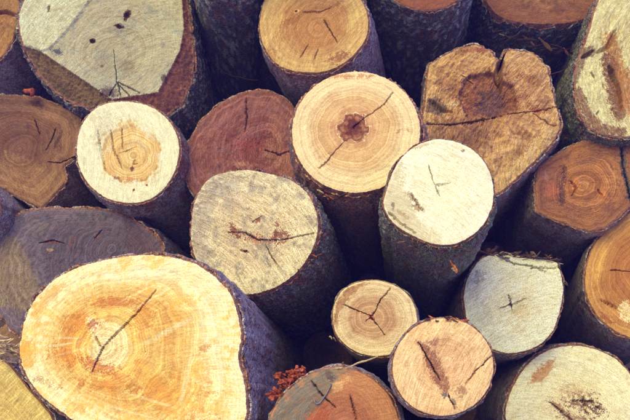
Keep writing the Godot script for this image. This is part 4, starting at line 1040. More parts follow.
func grid_mesh(points: PackedVector3Array, uvs: PackedVector2Array, colors: PackedColorArray, across: int, rows: int, flip := false) -> ArrayMesh:
	# a closed band of rows of points: row after row, each ACROSS points round
	var normals := PackedVector3Array()
	normals.resize(points.size())
	var sign_of := -1.0 if flip else 1.0
	for j in rows:
		var a := maxi(j - 1, 0) * across
		var b := mini(j + 1, rows - 1) * across
		for k in across:
			var kn := k + 1 if k + 1 < across else 0
			var kp := k - 1 if k > 0 else across - 1
			var n := (points[j * across + kn] - points[j * across + kp]).cross(points[b + k] - points[a + k])
			normals[j * across + k] = n.normalized() * sign_of if n.length_squared() > 1e-16 else Vector3(0, 0, 1)
	var index := PackedInt32Array()
	index.resize((rows - 1) * across * 6)
	var i := 0
	for j in rows - 1:
		for k in across:
			var kn := k + 1 if k + 1 < across else 0
			var p := j * across + k
			var q := j * across + kn
			var r := p + across
			var s := q + across
			if flip:
				index[i] = p; index[i + 1] = q; index[i + 2] = r; index[i + 3] = q; index[i + 4] = s; index[i + 5] = r
			else:
				index[i] = p; index[i + 1] = r; index[i + 2] = q; index[i + 3] = q; index[i + 4] = r; index[i + 5] = s
			i += 6
	var arrays := []
	arrays.resize(Mesh.ARRAY_MAX)
	arrays[Mesh.ARRAY_VERTEX] = points
	arrays[Mesh.ARRAY_NORMAL] = normals
	if uvs.size():
		arrays[Mesh.ARRAY_TEX_UV] = uvs
	if colors.size():
		arrays[Mesh.ARRAY_COLOR] = colors
	arrays[Mesh.ARRAY_INDEX] = index
	var mesh := ArrayMesh.new()
	mesh.add_surface_from_arrays(Mesh.PRIMITIVE_TRIANGLES, arrays)
	return mesh


func rounded(rim: Array, n: int, sharp: float) -> PackedVector2Array:
	# closed Catmull-Rom curve through RIM, N points evenly along it
	var fine := PackedVector2Array()
	var c := rim.size()
	for i in c:
		var a: Vector2 = rim[(i + c - 1) % c]
		var b: Vector2 = rim[i]
		var d: Vector2 = rim[(i + 1) % c]
		var e: Vector2 = rim[(i + 2) % c]
		for t in 12:
			fine.append(b.cubic_interpolate(d, a, e, t / 12.0).lerp(b.lerp(d, t / 12.0), sharp))
	var total := 0.0
	for i in fine.size():
		total += fine[i].distance_to(fine[(i + 1) % fine.size()])
	var out := PackedVector2Array()
	var step := total / n
	var at := 0
	var gone := 0.0
	for i in n:
		var want := i * step
		while at < fine.size() - 1 and gone + fine[at].distance_to(fine[(at + 1) % fine.size()]) < want:
			gone += fine[at].distance_to(fine[(at + 1) % fine.size()])
			at += 1
		var seg := fine[at].distance_to(fine[(at + 1) % fine.size()])
		out.append(fine[at].lerp(fine[(at + 1) % fine.size()], clampf((want - gone) / maxf(seg, 1e-6), 0, 1)))
	return out


func ragged(line: PackedVector2Array, step: float, wander: float) -> PackedVector2Array:
	var out := PackedVector2Array()
	for i in line.size() - 1:
		var n := maxi(1, int(line[i].distance_to(line[i + 1]) / step))
		var across := (line[i + 1] - line[i]).orthogonal().normalized()
		for t in n:
			out.append(line[i].lerp(line[i + 1], float(t) / n) + across * (rng.randf_range(-wander, wander) if t + i > 0 else 0.0))
	out.append(line[line.size() - 1])
	return out


func packed(a: Array) -> PackedVector2Array:
	return PackedVector2Array(a)


func distance_to_edge(p: Vector2, poly: PackedVector2Array) -> float:
	var best := 1e9
	for i in poly.size():
		best = minf(best, p.distance_squared_to(Geometry2D.get_closest_point_to_segment(p, poly[i], poly[(i + 1) % poly.size()])))
	return sqrt(best)


# ---- the sawn face: a disc of rings with the cracks, gouges and steps cut into it ----
func face_points(d: Dictionary, rim: PackedVector2Array, rings: int, spacing: float) -> PackedVector3Array:
	var n := rim.size()
	var pts := PackedVector3Array()
	pts.resize(n * (rings + 1))
	var rough: float = d.rough
	var off: float = d.seed * 731.0
	var tear: float = d.get("tear", 0.0)
	var cs := cos(deg_to_rad(d.saw))
	var sn := sin(deg_to_rad(d.saw))
	for j in rings + 1:
		var s := float(j) / rings
		for k in n:
			var p := rim[k] * maxf(s, 0.004)
			var h := rough * (noise_warp.get_noise_3d(p.x * 1.3, p.y * 1.3, off) + 0.45 * noise_mid.get_noise_3d(p.x, p.y, off) + 0.22 * noise_fine.get_noise_3d(p.x, p.y, off))
			if tear > 0.0:
				var u := p.x * cs + p.y * sn
				var v := p.y * cs - p.x * sn
				h += tear * (0.5 - 1.6 * absf(noise_mid.get_noise_3d(u * 0.28, v * 0.85, off + 60.0))) * clampf(0.6 + 1.2 * noise_warp.get_noise_3d(p.x * 1.6, p.y * 1.6, off + 33.0), 0.1, 1.3) + tear * 0.22 * noise_fine.get_noise_3d(u * 0.3, v * 0.9, off)
			if s > 0.965:
				h -= (s - 0.965) / 0.035 * (1.0 + noise_mid.get_noise_3d(p.x * 2.0, p.y * 2.0, off + 50.0))
			pts[j * n + k] = Vector3(p.x, p.y, h)
	for r in d.get("rises", []):
		var poly := packed(r.poly)
		for i in pts.size():
			var p := Vector2(pts[i].x, pts[i].y)
			var e := distance_to_edge(p, poly)
			if not Geometry2D.is_point_in_polygon(p, poly):
				e = -e
			pts[i].z += r.h * smoothstep(-1.0, 5.0, e + 3.0 * noise_mid.get_noise_2d(p.x, p.y))
	if d.has("plateau"):
		var poly := packed(d.plateau.poly)
		for i in pts.size():
			var p := Vector2(pts[i].x, pts[i].y)
			if not Geometry2D.is_point_in_polygon(p, poly):
				var e := distance_to_edge(p, poly) + 4.0 * noise_mid.get_noise_2d(p.x, p.y)
				pts[i].z -= d.plateau.drop * smoothstep(0.0, 7.0, e) + maxf(e, 0.0) * d.plateau.slope + 2.5 * noise_mid.get_noise_2d(p.x * 2.0, p.y * 2.0)
	for b in d.get("pits", []):
		for i in pts.size():
			var q: float = Vector2(pts[i].x - b[0], pts[i].y - b[1]).length() / b[2]
			if q < 1.0:
				pts[i].z -= b[3] * (1.0 - q * q)
	for g in d.get("grooves", []):
		carve(pts, ragged(packed(g[0]), 7.0, 1.6), g[1], g[2], spacing, false)
	for c in d.get("cracks", []):
		carve(pts, ragged(packed(c[0]), 4.0, 1.0), c[1], c[2], spacing, true)
	return pts


func carve(pts: PackedVector3Array, line: PackedVector2Array, wide: float, deep: float, spacing: float, snap: bool) -> void:
	var lo := line[0]
	var hi := line[0]
	for p in line:
		lo = lo.min(p)
		hi = hi.max(p)
	var reach := maxf(wide, spacing * 1.7)
	lo -= Vector2(reach, reach)
	hi += Vector2(reach, reach)
	var m := line.size() - 1
	for i in pts.size():
		var v := pts[i]
		if v.x < lo.x or v.y < lo.y or v.x > hi.x or v.y > hi.y:
			continue
		var p := Vector2(v.x, v.y)
		var best := 1e9
		var on := p
		var along := 0.0
		for s in m:
			var q := Geometry2D.get_closest_point_to_segment(p, line[s], line[s + 1])
			var e := p.distance_squared_to(q)
			if e < best:
				best = e
				on = q
				along = (s + clampf(line[s].distance_to(q) / maxf(line[s].distance_to(line[s + 1]), 0.01), 0.0, 1.0)) / m
		best = sqrt(best)
		var taper := sqrt(clampf(minf(along * 6.0 + 0.25, (1.0 - along) * 2.2 + 0.12), 0.0, 1.0))
		if snap:
			# a narrow wedge: the nearest points drop to its floor, the next ones close up to its lips
			var floor_reach := spacing * (0.25 + 0.3 * taper)
			if best < floor_reach:
				pts[i] = Vector3(on.x, on.y, v.z - deep * 3.6 * taper)
			elif best < spacing * 1.6:
				var lip := wide * 0.5 * taper
				var to := lip + (best - floor_reach) * (spacing * 1.6 - lip) / (spacing * 1.6 - floor_reach)
				var q := on + (p - on) / best * to
				pts[i] = Vector3(q.x, q.y, v.z)
		elif best < wide * taper:
			pts[i].z = v.z - deep * taper * (1.0 - smoothstep(0.35, 1.0, best / maxf(wide * taper, 0.01)))


func paint_face(d: Dictionary, rim: PackedVector2Array, half: float, size: int) -> Array:
	var color := PackedByteArray()
	color.resize(size * size * 3)
	var relief := PackedByteArray()
	relief.resize(size * size)
	var pith: Vector2 = d.pith
	# the rim's distance from the pith by direction
	var reach := PackedFloat32Array()
	reach.resize(256)
	var mean := 0.0
	var n := rim.size()
	for k in n:
		var a := rim[k] - pith
		var b := rim[(k + 1) % n] - pith
		var i0 := int(floor(a.angle() / TAU * 256.0))
		for s in 5:
			var q := a.lerp(b, s / 5.0)
			reach[posmod(int(floor(q.angle() / TAU * 256.0)), 256)] = q.length()
		mean += a.length() / n
	var last := mean
	for r in 2:
		for i in 256:
			if reach[i] < 1.0:
				reach[i] = last
			last = reach[i]
	var sap: Color = d.sap
	var heart: Color = d.heart
	var hs: float = d.hs
	var hw: float = d.hw
	var soft: float = d.soft
	var ring_mm: float = d.ring
	var rc: float = d.rc
	var rs: float = d.get("rs", 0.7)
	var ray: float = d.ray
	var saw := deg_to_rad(d.saw)
	var cs := cos(saw)
	var sn := sin(saw)
	var sc: float = d.sc
	var speck: float = d.speck
	var stain: Color = d.stain[0]
	var stain_k: float = d.stain[1]
	var off: float = d.seed * 137.0
	var zones := []
	for z in d.get("zones", []):
		var poly := packed(z.poly)
		var lo := poly[0]
		var hi := poly[0]
		for p in poly:
			lo = lo.min(p)
			hi = hi.max(p)
		zones.append([poly, z.col, z.k, z.e, lo - Vector2(9, 9), hi + Vector2(9, 9)])
	var blobs := []
	for b in d.get("blobs", []):
		var r: float = maxf(b[2], b[3]) * 1.9
		blobs.append([b[0], b[1], 1.0 / b[2], 1.0 / b[3], cos(deg_to_rad(b[4])), sin(deg_to_rad(b[4])), b[5], b[6], b[7], r])
	var star: Dictionary = d.get("star", {})
	var bands: Array = d.get("bands", [])
	var plateau := packed(d.plateau.poly) if d.has("plateau") else PackedVector2Array()
	var i3 := 0
	for y in size:
		var py := half - (y + 0.5) / size * 2.0 * half
		for x in size:
			var px := (x + 0.5) / size * 2.0 * half - half
			var qx := px - pith.x
			var qy := py - pith.y
			var r := sqrt(qx * qx + qy * qy)
			var turn := atan2(qy, qx) / TAU * 256.0
			var t0 := floori(turn)
			var rr := lerpf(reach[t0 & 255], reach[(t0 + 1) & 255], turn - t0)
			var s := r / rr
			if s > 1.12:
				i3 += 3
				continue
			var warp := noise_warp.get_noise_3d(px, py, off)
			var mid := noise_mid.get_noise_3d(px, py, off)
			var fine := noise_fine.get_noise_3d(px, py, off)
			var rho := lerpf(r, s * mean, smoothstep(0.15, 0.85, s)) + warp * ring_mm * 1.4 + mid * 0.9
			var ring := noise_fine.get_noise_2d(rho * 2.6 / ring_mm, off) + 0.6 * noise_fine.get_noise_2d(rho * 0.7 / ring_mm + 91.0, off)
			# late wood: thin darker lines
			var late := fposmod(rho / ring_mm + 0.35 * ring, 1.0)
			late = smoothstep(0.5, 0.92, late) * (1.0 - smoothstep(0.92, 1.0, late)) * clampf(0.55 + 0.9 * ring + 0.8 * mid, 0.0, 1.3)
			var fan := noise_fine.get_noise_2d(turn * 1.1 + off, r * 0.035) + 0.7 * noise_fine.get_noise_2d(turn * 3.1 + off, r * 0.06)
			var u := px * cs + py * sn
			var v := py * cs - px * sn
			v += u * u * 0.0016
			var cut := noise_fine.get_noise_3d(u * 0.10, v * 1.15, off) + 0.6 * noise_mid.get_noise_3d(u * 0.06, v * 0.9, off + 9.0)
			var torn := noise_fine.get_noise_3d(u * 0.15, v * 2.3, off + 40.0)
			var grit := noise_fine.get_noise_3d(px * 2.7, py * 2.7, off + 900.0)
			var edge := smoothstep(hs + soft, hs - soft, s + hw * 0.5 * warp + hw * 0.22 * mid)
			var c := sap.lerp(heart, edge)
			for b in bands:
				var w: float = absf(s + 0.05 * mid + 0.11 * warp - b[0]) / b[1]
				if w < 1.0:
					c = c.lerp(b[2], b[3] * (1.0 - w * w) * clampf(0.65 + 0.9 * warp + 0.5 * fan, 0.0, 1.0))
			var st := smoothstep(-0.05, 0.75, warp * 0.9 + mid * 0.6 + 0.3 * noise_mid.get_noise_3d(px * 0.4, py * 0.4, off + 300.0) + 0.35 * torn + 0.3 * fan)
			c = c.lerp(stain, stain_k * st)
			for z in zones:
				if px > z[4].x and py > z[4].y and px < z[5].x and py < z[5].y:
					var zx: float = z[3] * (mid + 0.9 * fine)
					var zy: float = z[3] * (noise_mid.get_noise_3d(px, py, off + 77.0) + 0.9 * torn)
					var share := 0.0
					for layer in 4:
						var wide := 0.3 + 0.75 * layer
						if Geometry2D.is_point_in_polygon(Vector2(px + zx * wide, py + zy * wide), z[0]):
							share += 0.25
					if share > 0.0:
						c = c.lerp(z[1], z[2] * share * clampf(0.86 + 0.5 * fine + 0.35 * mid, 0.0, 1.0))
			if plateau.size() and not Geometry2D.is_point_in_polygon(Vector2(px + 1.5 * mid, py + 1.5 * fine), plateau):
				c = (d.plateau.col as Color).lerp(d.plateau.col2, smoothstep(d.plateau.split - 8.0, d.plateau.split + 8.0, -px + 10.0 * mid))
				c = c.lerp(Color8(84, 52, 52), 0.6 * smoothstep(0.1, 0.5, torn + mid))
			if star:
				var lobes := 1.0 + 0.09 * cos(turn / 256.0 * TAU * 6.0 + 0.8) + 0.06 * cos(turn / 256.0 * TAU * 3.0 + 2.0) + 0.28 * mid + 0.06 * fine + 0.04 * grit
				var q: float = r / (star.r * lobes)
				if q < 1.45:
					c = c.lerp(star.col, 0.7 * (1.0 - smoothstep(1.1, 1.45, q)))
					c = c.lerp(star.rim, 0.85 * (1.0 - smoothstep(0.92, 1.0, q)))
					c = c.lerp(star.line, 0.9 * clampf(0.85 + 1.4 * mid + 0.5 * fine, 0.0, 1.0) * smoothstep(0.80, 0.86, q) * (1.0 - smoothstep(0.92, 0.98, q)))
					c = c.lerp(star.col, 0.6 * smoothstep(0.42, 0.5, q) * (1.0 - smoothstep(0.62, 0.74, q)) * clampf(0.7 + mid * 2.0, 0.0, 1.0))
					c = c.lerp(star.core, 0.85 * (1.0 - smoothstep(0.3, 0.5, q + 0.5 * mid)))
			for b in blobs:
				var bx: float = px - b[0]
				var by: float = py - b[1]
				if absf(bx) < b[9] and absf(by) < b[9]:
					var ex: float = (bx * b[4] + by * b[5]) * b[2]
					var ey: float = (by * b[4] - bx * b[5]) * b[3]
					var q: float = sqrt(ex * ex + ey * ey) + b[8] * (0.9 * mid + 0.7 * fine)
					if q < 1.1:
						c = c.lerp(b[6], b[7] * (1.0 - smoothstep(0.65, 1.1, q)))
			var tone := 1.0 + rc * lerpf(rs, 1.0, edge) * (0.75 * ring - 0.9 * late + 0.2) + ray * 0.8 * fan * clampf(0.6 + 1.4 * mid + 0.8 * warp, 0.0, 1.4) + sc * (0.45 * cut + 0.6 * torn) + 0.07 * fine + 0.09 * mid + 0.07 * warp + 0.06 * grit
			var dirt := smoothstep(0.30, 0.52, noise_fine.get_noise_3d(px * 1.6, py * 1.6, off + 500.0) + 0.25 * mid)
			tone *= 1.0 - speck * 0.42 * dirt
			# redder where it is darker, as wood is
			var low := clampf(1.0 - tone, -0.3, 0.7)
			color[i3] = clampi(int(255.0 * c.r * (tone + low * 0.22)), 0, 255)
			color[i3 + 1] = clampi(int(255.0 * c.g * tone), 0, 255)
			color[i3 + 2] = clampi(int(255.0 * c.b * (tone - low * 0.10)), 0, 255)
			relief[i3 / 3] = clampi(int(140.0 + 30.0 * cut + 30.0 * torn + 34.0 * fine + 26.0 * grit - rc * 160.0 * late + 20.0 * ray * 8.0 * fan - 60.0 * dirt * speck), 0, 255)
			i3 += 3
	return [Image.create_from_data(size, size, false, Image.FORMAT_RGB8, color), Image.create_from_data(size, size, false, Image.FORMAT_L8, relief)]


func face_material(d: Dictionary, rim: PackedVector2Array, half: float) -> StandardMaterial3D:
	var pics := paint_face(d, rim, half, d.tex)
	var m := StandardMaterial3D.new()
	m.albedo_texture = ImageTexture.create_from_image(pics[0])
	m.roughness = 0.82
	m.metallic_specular = 0.3
	m.heightmap_enabled = true
	m.heightmap_texture = ImageTexture.create_from_image(pics[1])
	m.heightmap_scale = 0.024 * d.get("spacing", 2.0)
	m.texture_repeat = false
	return m


# ---- bark ----
func bark_material(kind: String) -> StandardMaterial3D:
	if bark_mats.has(kind):
		return bark_mats[kind]
	var size := 512
	var a := FastNoiseLite.new()
	a.seed = 11 + kind.hash() % 50
	a.frequency = 0.03
	a.fractal_octaves = 5
	var one := a.get_seamless_image(size, size)
	var b := FastNoiseLite.new()
	b.seed = 5 + kind.hash() % 50
	b.noise_type = FastNoiseLite.TYPE_CELLULAR
	b.cellular_return_type = FastNoiseLite.RETURN_DISTANCE2_SUB
	b.frequency = 0.035
	b.domain_warp_enabled = true
	b.domain_warp_amplitude = 24.0
	var two := b.get_seamless_image(size, size)
	var smooth_kind := kind == "smooth"
	var pic := Image.create_empty(size, size, false, Image.FORMAT_RGB8)
	var relief := Image.create_empty(size, size, false, Image.FORMAT_L8)
	for y in size:
		for x in size:
			var f := one.get_pixel(x, y).r
			var f2 := one.get_pixel((x * 3 + 100) % size, (y * 3 + 40) % size).r
			var g := two.get_pixel(x, (y * 2) % size).r
			var t := 0.80 + 0.7 * (f - 0.5) + 1.0 * (f2 - 0.5)
			var h := 0.5 + 0.5 * (f - 0.5) + 0.5 * (f2 - 0.5)
			if smooth_kind:
				h += 0.12 * (g - 0.5)
			else:
				h = h * 0.5 + 0.6 * smoothstep(0.02, 0.35, g)
			t = clampf(t, 0.12, 1.0)
			pic.set_pixel(x, y, Color(t, t * (0.98 + 0.05 * (f2 - 0.5)), t * 0.99))
			relief.set_pixel(x, y, Color(clampf(h, 0, 1), 0, 0))
	var m := StandardMaterial3D.new()
	m.vertex_color_use_as_albedo = true
	m.albedo_texture = ImageTexture.create_from_image(pic)
	m.roughness = 0.62 if smooth_kind else 0.85
	m.metallic_specular = 0.35
	m.heightmap_enabled = true
	m.heightmap_texture = ImageTexture.create_from_image(relief)
	m.heightmap_scale = 0.2 if smooth_kind else 0.4
	m.uv1_scale = Vector3(7, 7, 1)
	bark_mats[kind] = m
	return m


func bark_mesh(d: Dictionary, rim: PackedVector2Array, edge_z: PackedFloat32Array, inner: float, thick: float, long: float, step: float) -> ArrayMesh:
	var kind: String = d.bark
	var n := rim.size()
	var normal := PackedVector2Array()
	for k in n:
		normal.append((rim[(k + 1) % n] - rim[(k + n - 1) % n]).orthogonal().normalized())
	if normal[0].dot(rim[0]) < 0:
		for k in n:
			normal[k] = -normal[k]
	var depth := PackedFloat32Array([0.0, 0.6, 2.5])
	var grown := step * 0.8
	while depth[depth.size() - 1] < long:
		depth.append(depth[depth.size() - 1] + grown)
		grown = minf(grown * 1.055, 60.0)
	var rows := depth.size()
	var pts := PackedVector3Array()
	var uvs := PackedVector2Array()
	var cols := PackedColorArray()
	pts.resize(n * rows)
	uvs.resize(n * rows)
	cols.resize(n * rows)
	var tint: Array = tints[d.get("tint", kind)]
	var base: Color = tint[0]
	var other: Color = tint[1]
	var fleck: Color = tint[2]
	var flecks: float = tint[3]
	var raw: Color = tint[4]
	var raw_reach: float = tint[5]
	var plates := kind in ["scaly", "mossy", "flaky"]
	var bump: float = {"smooth": 3.0, "peeling": 3.6, "scaly": 6.2, "mossy": 4.6, "flaky": 6.0, "shaggy": 4.0}[kind]
	var off: float = d.seed * 57.0
	var flare: float = d.get("flare", 0.02)
	var swell: float = d.get("swell", 3.0)
	var around := 0.0
	for j in rows:
		around = 0.0
		var z := depth[j]
		var share: float = [0.0, 0.72, 1.0][j] if j < 3 else 1.0
		for k in n:
			var p := rim[k]
			if k:
				around += p.distance_to(rim[k - 1])
			var broad := noise_warp.get_noise_3d(p.x * 1.1, p.y * 1.1, z * 0.5 + off)
			var mid := noise_mid.get_noise_3d(p.x * 0.9, p.y * 0.9, z * 0.6 + off)
			var fine := noise_fine.get_noise_3d(p.x, p.y, z + off)
			var push := bump * (0.5 * broad + 0.45 * mid + 0.22 * fine)
			if plates:
				var cell := noise_cell.get_noise_3d(p.x + 5.0 * mid, p.y + 5.0 * fine, z * 0.8 + off)
				push += bump * (smoothstep(-0.98, -0.62, cell) - 0.7)
			else:
				push -= 1.1 * bump * absf(noise_mid.get_noise_3d(p.x * 1.1, p.y * 1.1, z * 0.16 + off + 400.0)) - 0.3 * bump
				push += 0.6 * bump * noise_fine.get_noise_3d(p.x * 0.25, p.y * 0.25, z * 0.9 + off) * smoothstep(-0.2, 0.3, broad)
			var lost := smoothstep(0.08, 0.3, mid * 0.9 + broad * 0.7 + 0.25 * fine - z / raw_reach + (0.5 if kind == "peeling" else 0.25)) if raw_reach > 0 else 0.0
			lost = maxf(lost, 0.8 * smoothstep(0.24, 0.34, noise_mid.get_noise_3d(p.x * 0.55, p.y * 0.55, z * 0.22 + off + 900.0) + 0.12 * fine + 0.1 * broad))
			push -= lost * thick * 0.4
			var out := inner + (thick - inner) * share + swell * smoothstep(0.0, 70.0, z) + (thick - inner) * 0.9 * noise_warp.get_noise_3d(p.x * 2.0, p.y * 2.0, off + 210.0) + push * minf(1.0, z / 7.0 + 0.12)
			var back := edge_z[k] - 0.8 - (1.4 * (1.0 + mid * 1.6) if j == 0 else 0.0) - z + (2.2 * fine + 4.2 * mid + 3.0 * broad) * (1.0 - smoothstep(0.0, 30.0, z))
			var q := p * (1.0 + flare * z * 0.001) + normal[k] * maxf(out, 0.4)
			pts[j * n + k] = Vector3(q.x, q.y, back) * 0.001
			uvs[j * n + k] = Vector2(around * 0.001, z * 0.001)
			var c := base.lerp(other, smoothstep(-0.15, 0.35, broad + 0.5 * mid))
			c = c.lerp(fleck, flecks * smoothstep(0.16, 0.34, fine * 0.8 + 0.35 * mid + 0.25 * broad))
			c = c.lerp(raw, lost)
			cols[j * n + k] = c
	# the far end is closed
	for k in n:
		pts.append(Vector3(0, 0, -depth[rows - 1] * 0.001))
		uvs.append(Vector2.ZERO)
		cols.append(base)
	return grid_mesh(pts, uvs, cols, n, rows + 1)


func make_log(d: Dictionary) -> Node3D:
	rng.seed = 1000 + d.seed
	var root := Node3D.new()
	root.name = numbered(d.name)
	add_child(root, true)
	var z: Vector3 = d.z
	var x := Vector3.UP.cross(z).normalized()
	root.transform = Transform3D(Basis(x, z.cross(x), z), d.at)
	tag(root, d.label, "log", "logs stacked in the pile")
	var around := 0.0
	var mean := 0.0
	for i in d.rim.size():
		around += d.rim[i].distance_to(d.rim[(i + 1) % d.rim.size()])
		mean += d.rim[i].length() / d.rim.size()
	var spacing: float = d.get("spacing", 2.1)
	var n := int(around / spacing)
	var rim := rounded(d.rim, n, d.get("sharp", 0.0))
	for k in n:
		rim[k] *= 1.0 + 0.009 * noise_mid.get_noise_3d(rim[k].x, rim[k].y, d.seed * 9.0) + 0.004 * noise_fine.get_noise_3d(rim[k].x, rim[k].y, d.seed * 9.0)
	var rings := int(mean / spacing)
	var pts := face_points(d, rim, rings, spacing)
	var half := 0.0
	for p in rim:
		half = maxf(half, maxf(absf(p.x), absf(p.y)))
	half *= 1.03
	var uvs := PackedVector2Array()
	uvs.resize(pts.size())
	var edge := PackedFloat32Array()
	for k in n:
		edge.append(pts[rings * n + k].z)
	var real := PackedVector3Array()
	real.resize(pts.size())
	for i in pts.size():
		uvs[i] = Vector2(pts[i].x / half * 0.5 + 0.5, 0.5 - pts[i].y / half * 0.5)
		real[i] = pts[i] * 0.001
	mesh_node("cut_face", grid_mesh(real, uvs, PackedColorArray(), n, rings + 1), face_material(d, rim, half), root)
	# the ring of inner bark between the wood and the bark
	var thick: float = mean * d.get("thick", 0.042)
	var inner: float = thick * 0.42
	var ring := PackedVector3Array()
	var cols := PackedColorArray()
	var bark_rim := PackedVector2Array()
	var bark_n := int(n * spacing / d.get("step", 3.4))
	var lip: float = d.get("lip", 2.5)
	var lip_at := PackedFloat32Array()
	for k in n:
		lip_at.append(lip * clampf(0.75 + 1.1 * noise_mid.get_noise_3d(rim[k].x * 0.7, rim[k].y * 0.7, d.seed * 7.0) + 0.35 * noise_fine.get_noise_3d(rim[k].x * 0.6, rim[k].y * 0.6, d.seed * 7.0) + 0.6 * noise_warp.get_noise_3d(rim[k].x, rim[k].y, d.seed * 7.0), 0.1, 2.2))
	for j in 5:
		for k in n:
			var out := (rim[(k + 1) % n] - rim[(k + n - 1) % n]).orthogonal().normalized()
			if out.dot(rim[k]) < 0:
				out = -out
			var f := noise_fine.get_noise_3d(rim[k].x, rim[k].y, d.seed * 3.0 + j * 40.0)
			var p := rim[k] + out * (inner * 1.15 * j / 4.0 - 0.15)
			var back: float = lip_at[k] * j / 4.0
			ring.append(Vector3(p.x, p.y, edge[k] - back - (0.25 + 1.3 * absf(f) if j in [1, 2, 3] else 0.2 if j == 0 else 2.2)) * 0.001)
			cols.append(tints.inner[0].lerp(tints.inner[1], clampf(0.5 + f * 1.6, 0, 1)))
	mesh_node("inner_bark", grid_mesh(ring, PackedVector2Array(), cols, n, 5), tints.inner[2], root)
	var bark_edge := PackedFloat32Array()
	for k in bark_n:
		var i := int(float(k) * n / bark_n)
		bark_rim.append(rim[i])
		bark_edge.append(edge[i] - lip_at[i])
	mesh_node("bark", bark_mesh(d, bark_rim, bark_edge, inner, thick, d.get("long", 2000.0), d.get("step", 3.4)), bark_material("smooth" if d.bark in ["smooth", "peeling"] else "rough"), root)
	if d.has("moss"):
		moss(d, bark_rim, thick, root)
	return root


func moss(d: Dictionary, rim: PackedVector2Array, thick: float, root: Node3D) -> void:
	# short tufts rooted in the bark, between two directions round the log
	var pts := PackedVector3Array()
	var nrm := PackedVector3Array()
	var cols := PackedColorArray()
	var n := rim.size()
	for i in int(d.moss[2]):
		var k := rng.randi() % n
		var turn := fposmod(rad_to_deg(rim[k].angle()), 360.0)
		if not (turn > d.moss[0] and turn < d.moss[1] or turn + 360.0 < d.moss[1]):
			continue
		var z := rng.randf() * float(d.moss[3]) + 2.0
		if noise_mid.get_noise_3d(rim[k].x * 0.6, rim[k].y * 0.6, z * 0.6) < -0.12:
			continue
		var out := (rim[(k + 1) % n] - rim[(k + n - 1) % n]).orthogonal().normalized()
		if out.dot(rim[k]) < 0:
			out = -out
		var at := Vector3(rim[k].x + out.x * thick * 0.8, rim[k].y + out.y * thick * 0.8, -z)
		for s in 4:
			var up := (Vector3(out.x, out.y, 0) + Vector3(rng.randf_range(-0.7, 0.7), rng.randf_range(-0.7, 0.7), rng.randf_range(-0.6, 0.9))).normalized()
			var side := up.cross(Vector3(rng.randf_range(-1, 1), rng.randf_range(-1, 1), rng.randf_range(-1, 1))).normalized()
			var tall := rng.randf_range(2.5, 6.5)
			var a := at + side * 1.1
			var b := at - side * 1.1
			var c := at + up * tall
			var col := Color(0.20, 0.23, 0.12).lerp(Color(0.34, 0.35, 0.24), rng.randf())
			var nn := (b - a).cross(c - a).normalized()
			for p in [a, c, b]:
				pts.append(p * 0.001)
				nrm.append(nn)
				cols.append(col)
	var arrays := []
	arrays.resize(Mesh.ARRAY_MAX)
	arrays[Mesh.ARRAY_VERTEX] = pts
	arrays[Mesh.ARRAY_NORMAL] = nrm
	arrays[Mesh.ARRAY_COLOR] = cols
	var mesh := ArrayMesh.new()
	mesh.add_surface_from_arrays(Mesh.PRIMITIVE_TRIANGLES, arrays)
	var m := plain(Color.WHITE, 0.9)
	m.vertex_color_use_as_albedo = true
	mesh_node("moss", mesh, m, root).set_meta("kind", "stuff")


# ---- small pieces ----
func rod(path: PackedVector3Array, radius: float, sides: int, taper: float, flat := 1.0) -> ArrayMesh:
	# a bent rod: a tapering tube along PATH, FLAT times as thick one way
	var pts := PackedVector3Array()
	var m := path.size()
	var up := Vector3(0.31, 0.9, 0.22).normalized()
	for j in m + 2:
		var i := clampi(j - 1, 0, m - 1)
		var along := (path[mini(i + 1, m - 1)] - path[maxi(i - 1, 0)]).normalized()
		var a := along.cross(up).normalized()
		var b := a.cross(along)
		var r := radius * (1.0 - taper * absf(2.0 * i / float(m - 1) - 1.0)) if taper > 0 else radius
		if j == 0 or j == m + 1:
			r = 0.00005
		for k in sides:
			var t := TAU * k / sides
			pts.append(path[i] + a * cos(t) * r + b * sin(t) * r * flat)
	return grid_mesh(pts, PackedVector2Array(), PackedColorArray(), sides, m + 2)


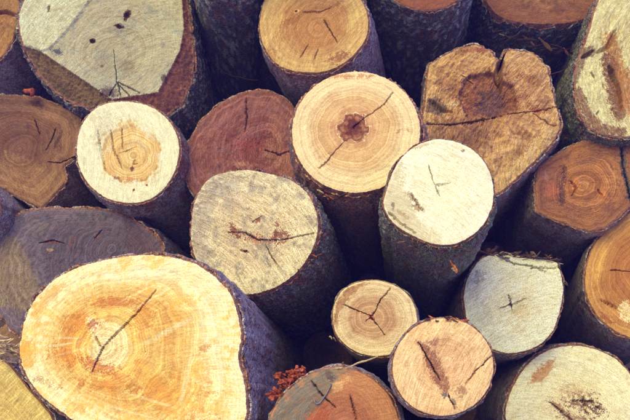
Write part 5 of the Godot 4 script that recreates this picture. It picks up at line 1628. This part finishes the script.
func bend(from: Vector3, to: Vector3, sag: Vector3, count := 7) -> PackedVector3Array:
	var out := PackedVector3Array()
	for i in count:
		var t := float(i) / (count - 1)
		out.append(from.lerp(to, t) + sag * (4.0 * t * (1.0 - t)) + Vector3(rng.randf_range(-1, 1), rng.randf_range(-1, 1), rng.randf_range(-1, 1)) * from.distance_to(to) * 0.02)
	return out


func plain(color: Color, rough := 0.85, metal := 0.0) -> StandardMaterial3D:
	var m := StandardMaterial3D.new()
	m.albedo_color = color
	m.roughness = rough
	m.metallic = metal
	m.metallic_specular = 0.3 if metal == 0.0 else 0.5
	return m


func grainy(a: Color, b: Color, seed_of: int) -> StandardMaterial3D:
	var f := FastNoiseLite.new()
	f.seed = seed_of
	f.frequency = 0.05
	var im := f.get_seamless_image(128, 128)
	im.convert(Image.FORMAT_RGB8)
	for y in 128:
		for x in 128:
			im.set_pixel(x, y, a.lerp(b, smoothstep(0.3, 0.7, im.get_pixel(x, y).r)))
	var m := plain(Color.WHITE)
	m.albedo_texture = ImageTexture.create_from_image(im)
	m.uv1_triplanar = true
	m.uv1_scale = Vector3(34, 34, 34)
	return m


func joined(meshes: Array, places: Array) -> ArrayMesh:
	var st := SurfaceTool.new()
	st.begin(Mesh.PRIMITIVE_TRIANGLES)
	for i in meshes.size():
		st.append_from(meshes[i], 0, places[i])
	return st.commit()


func flake(long: float, wide: float, curl: float, thick := 0.0012) -> ArrayMesh:
	# a curled shred of bark: a bent strip with thickness, ragged along its edges
	var m := 7
	var pts := PackedVector3Array()
	for j in m + 1:
		var t := float(j) / m
		var w := wide * 0.5 * (0.7 + 0.3 * sin(PI * t)) * rng.randf_range(0.55, 1.25)
		var a := (t - 0.5) * curl
		var c := Vector3((t - 0.5) * long, (1.0 - cos(a)) * long * 0.5, sin(a * 1.7) * long * 0.12)
		var h := thick * (0.15 if j == 0 or j == m else 1.0)
		pts.append(c + Vector3(0, h, -w)); pts.append(c + Vector3(0, h, w))
		pts.append(c + Vector3(0, -h, w)); pts.append(c + Vector3(0, -h, -w))
	return grid_mesh(pts, PackedVector2Array(), PackedColorArray(), 4, m + 1)
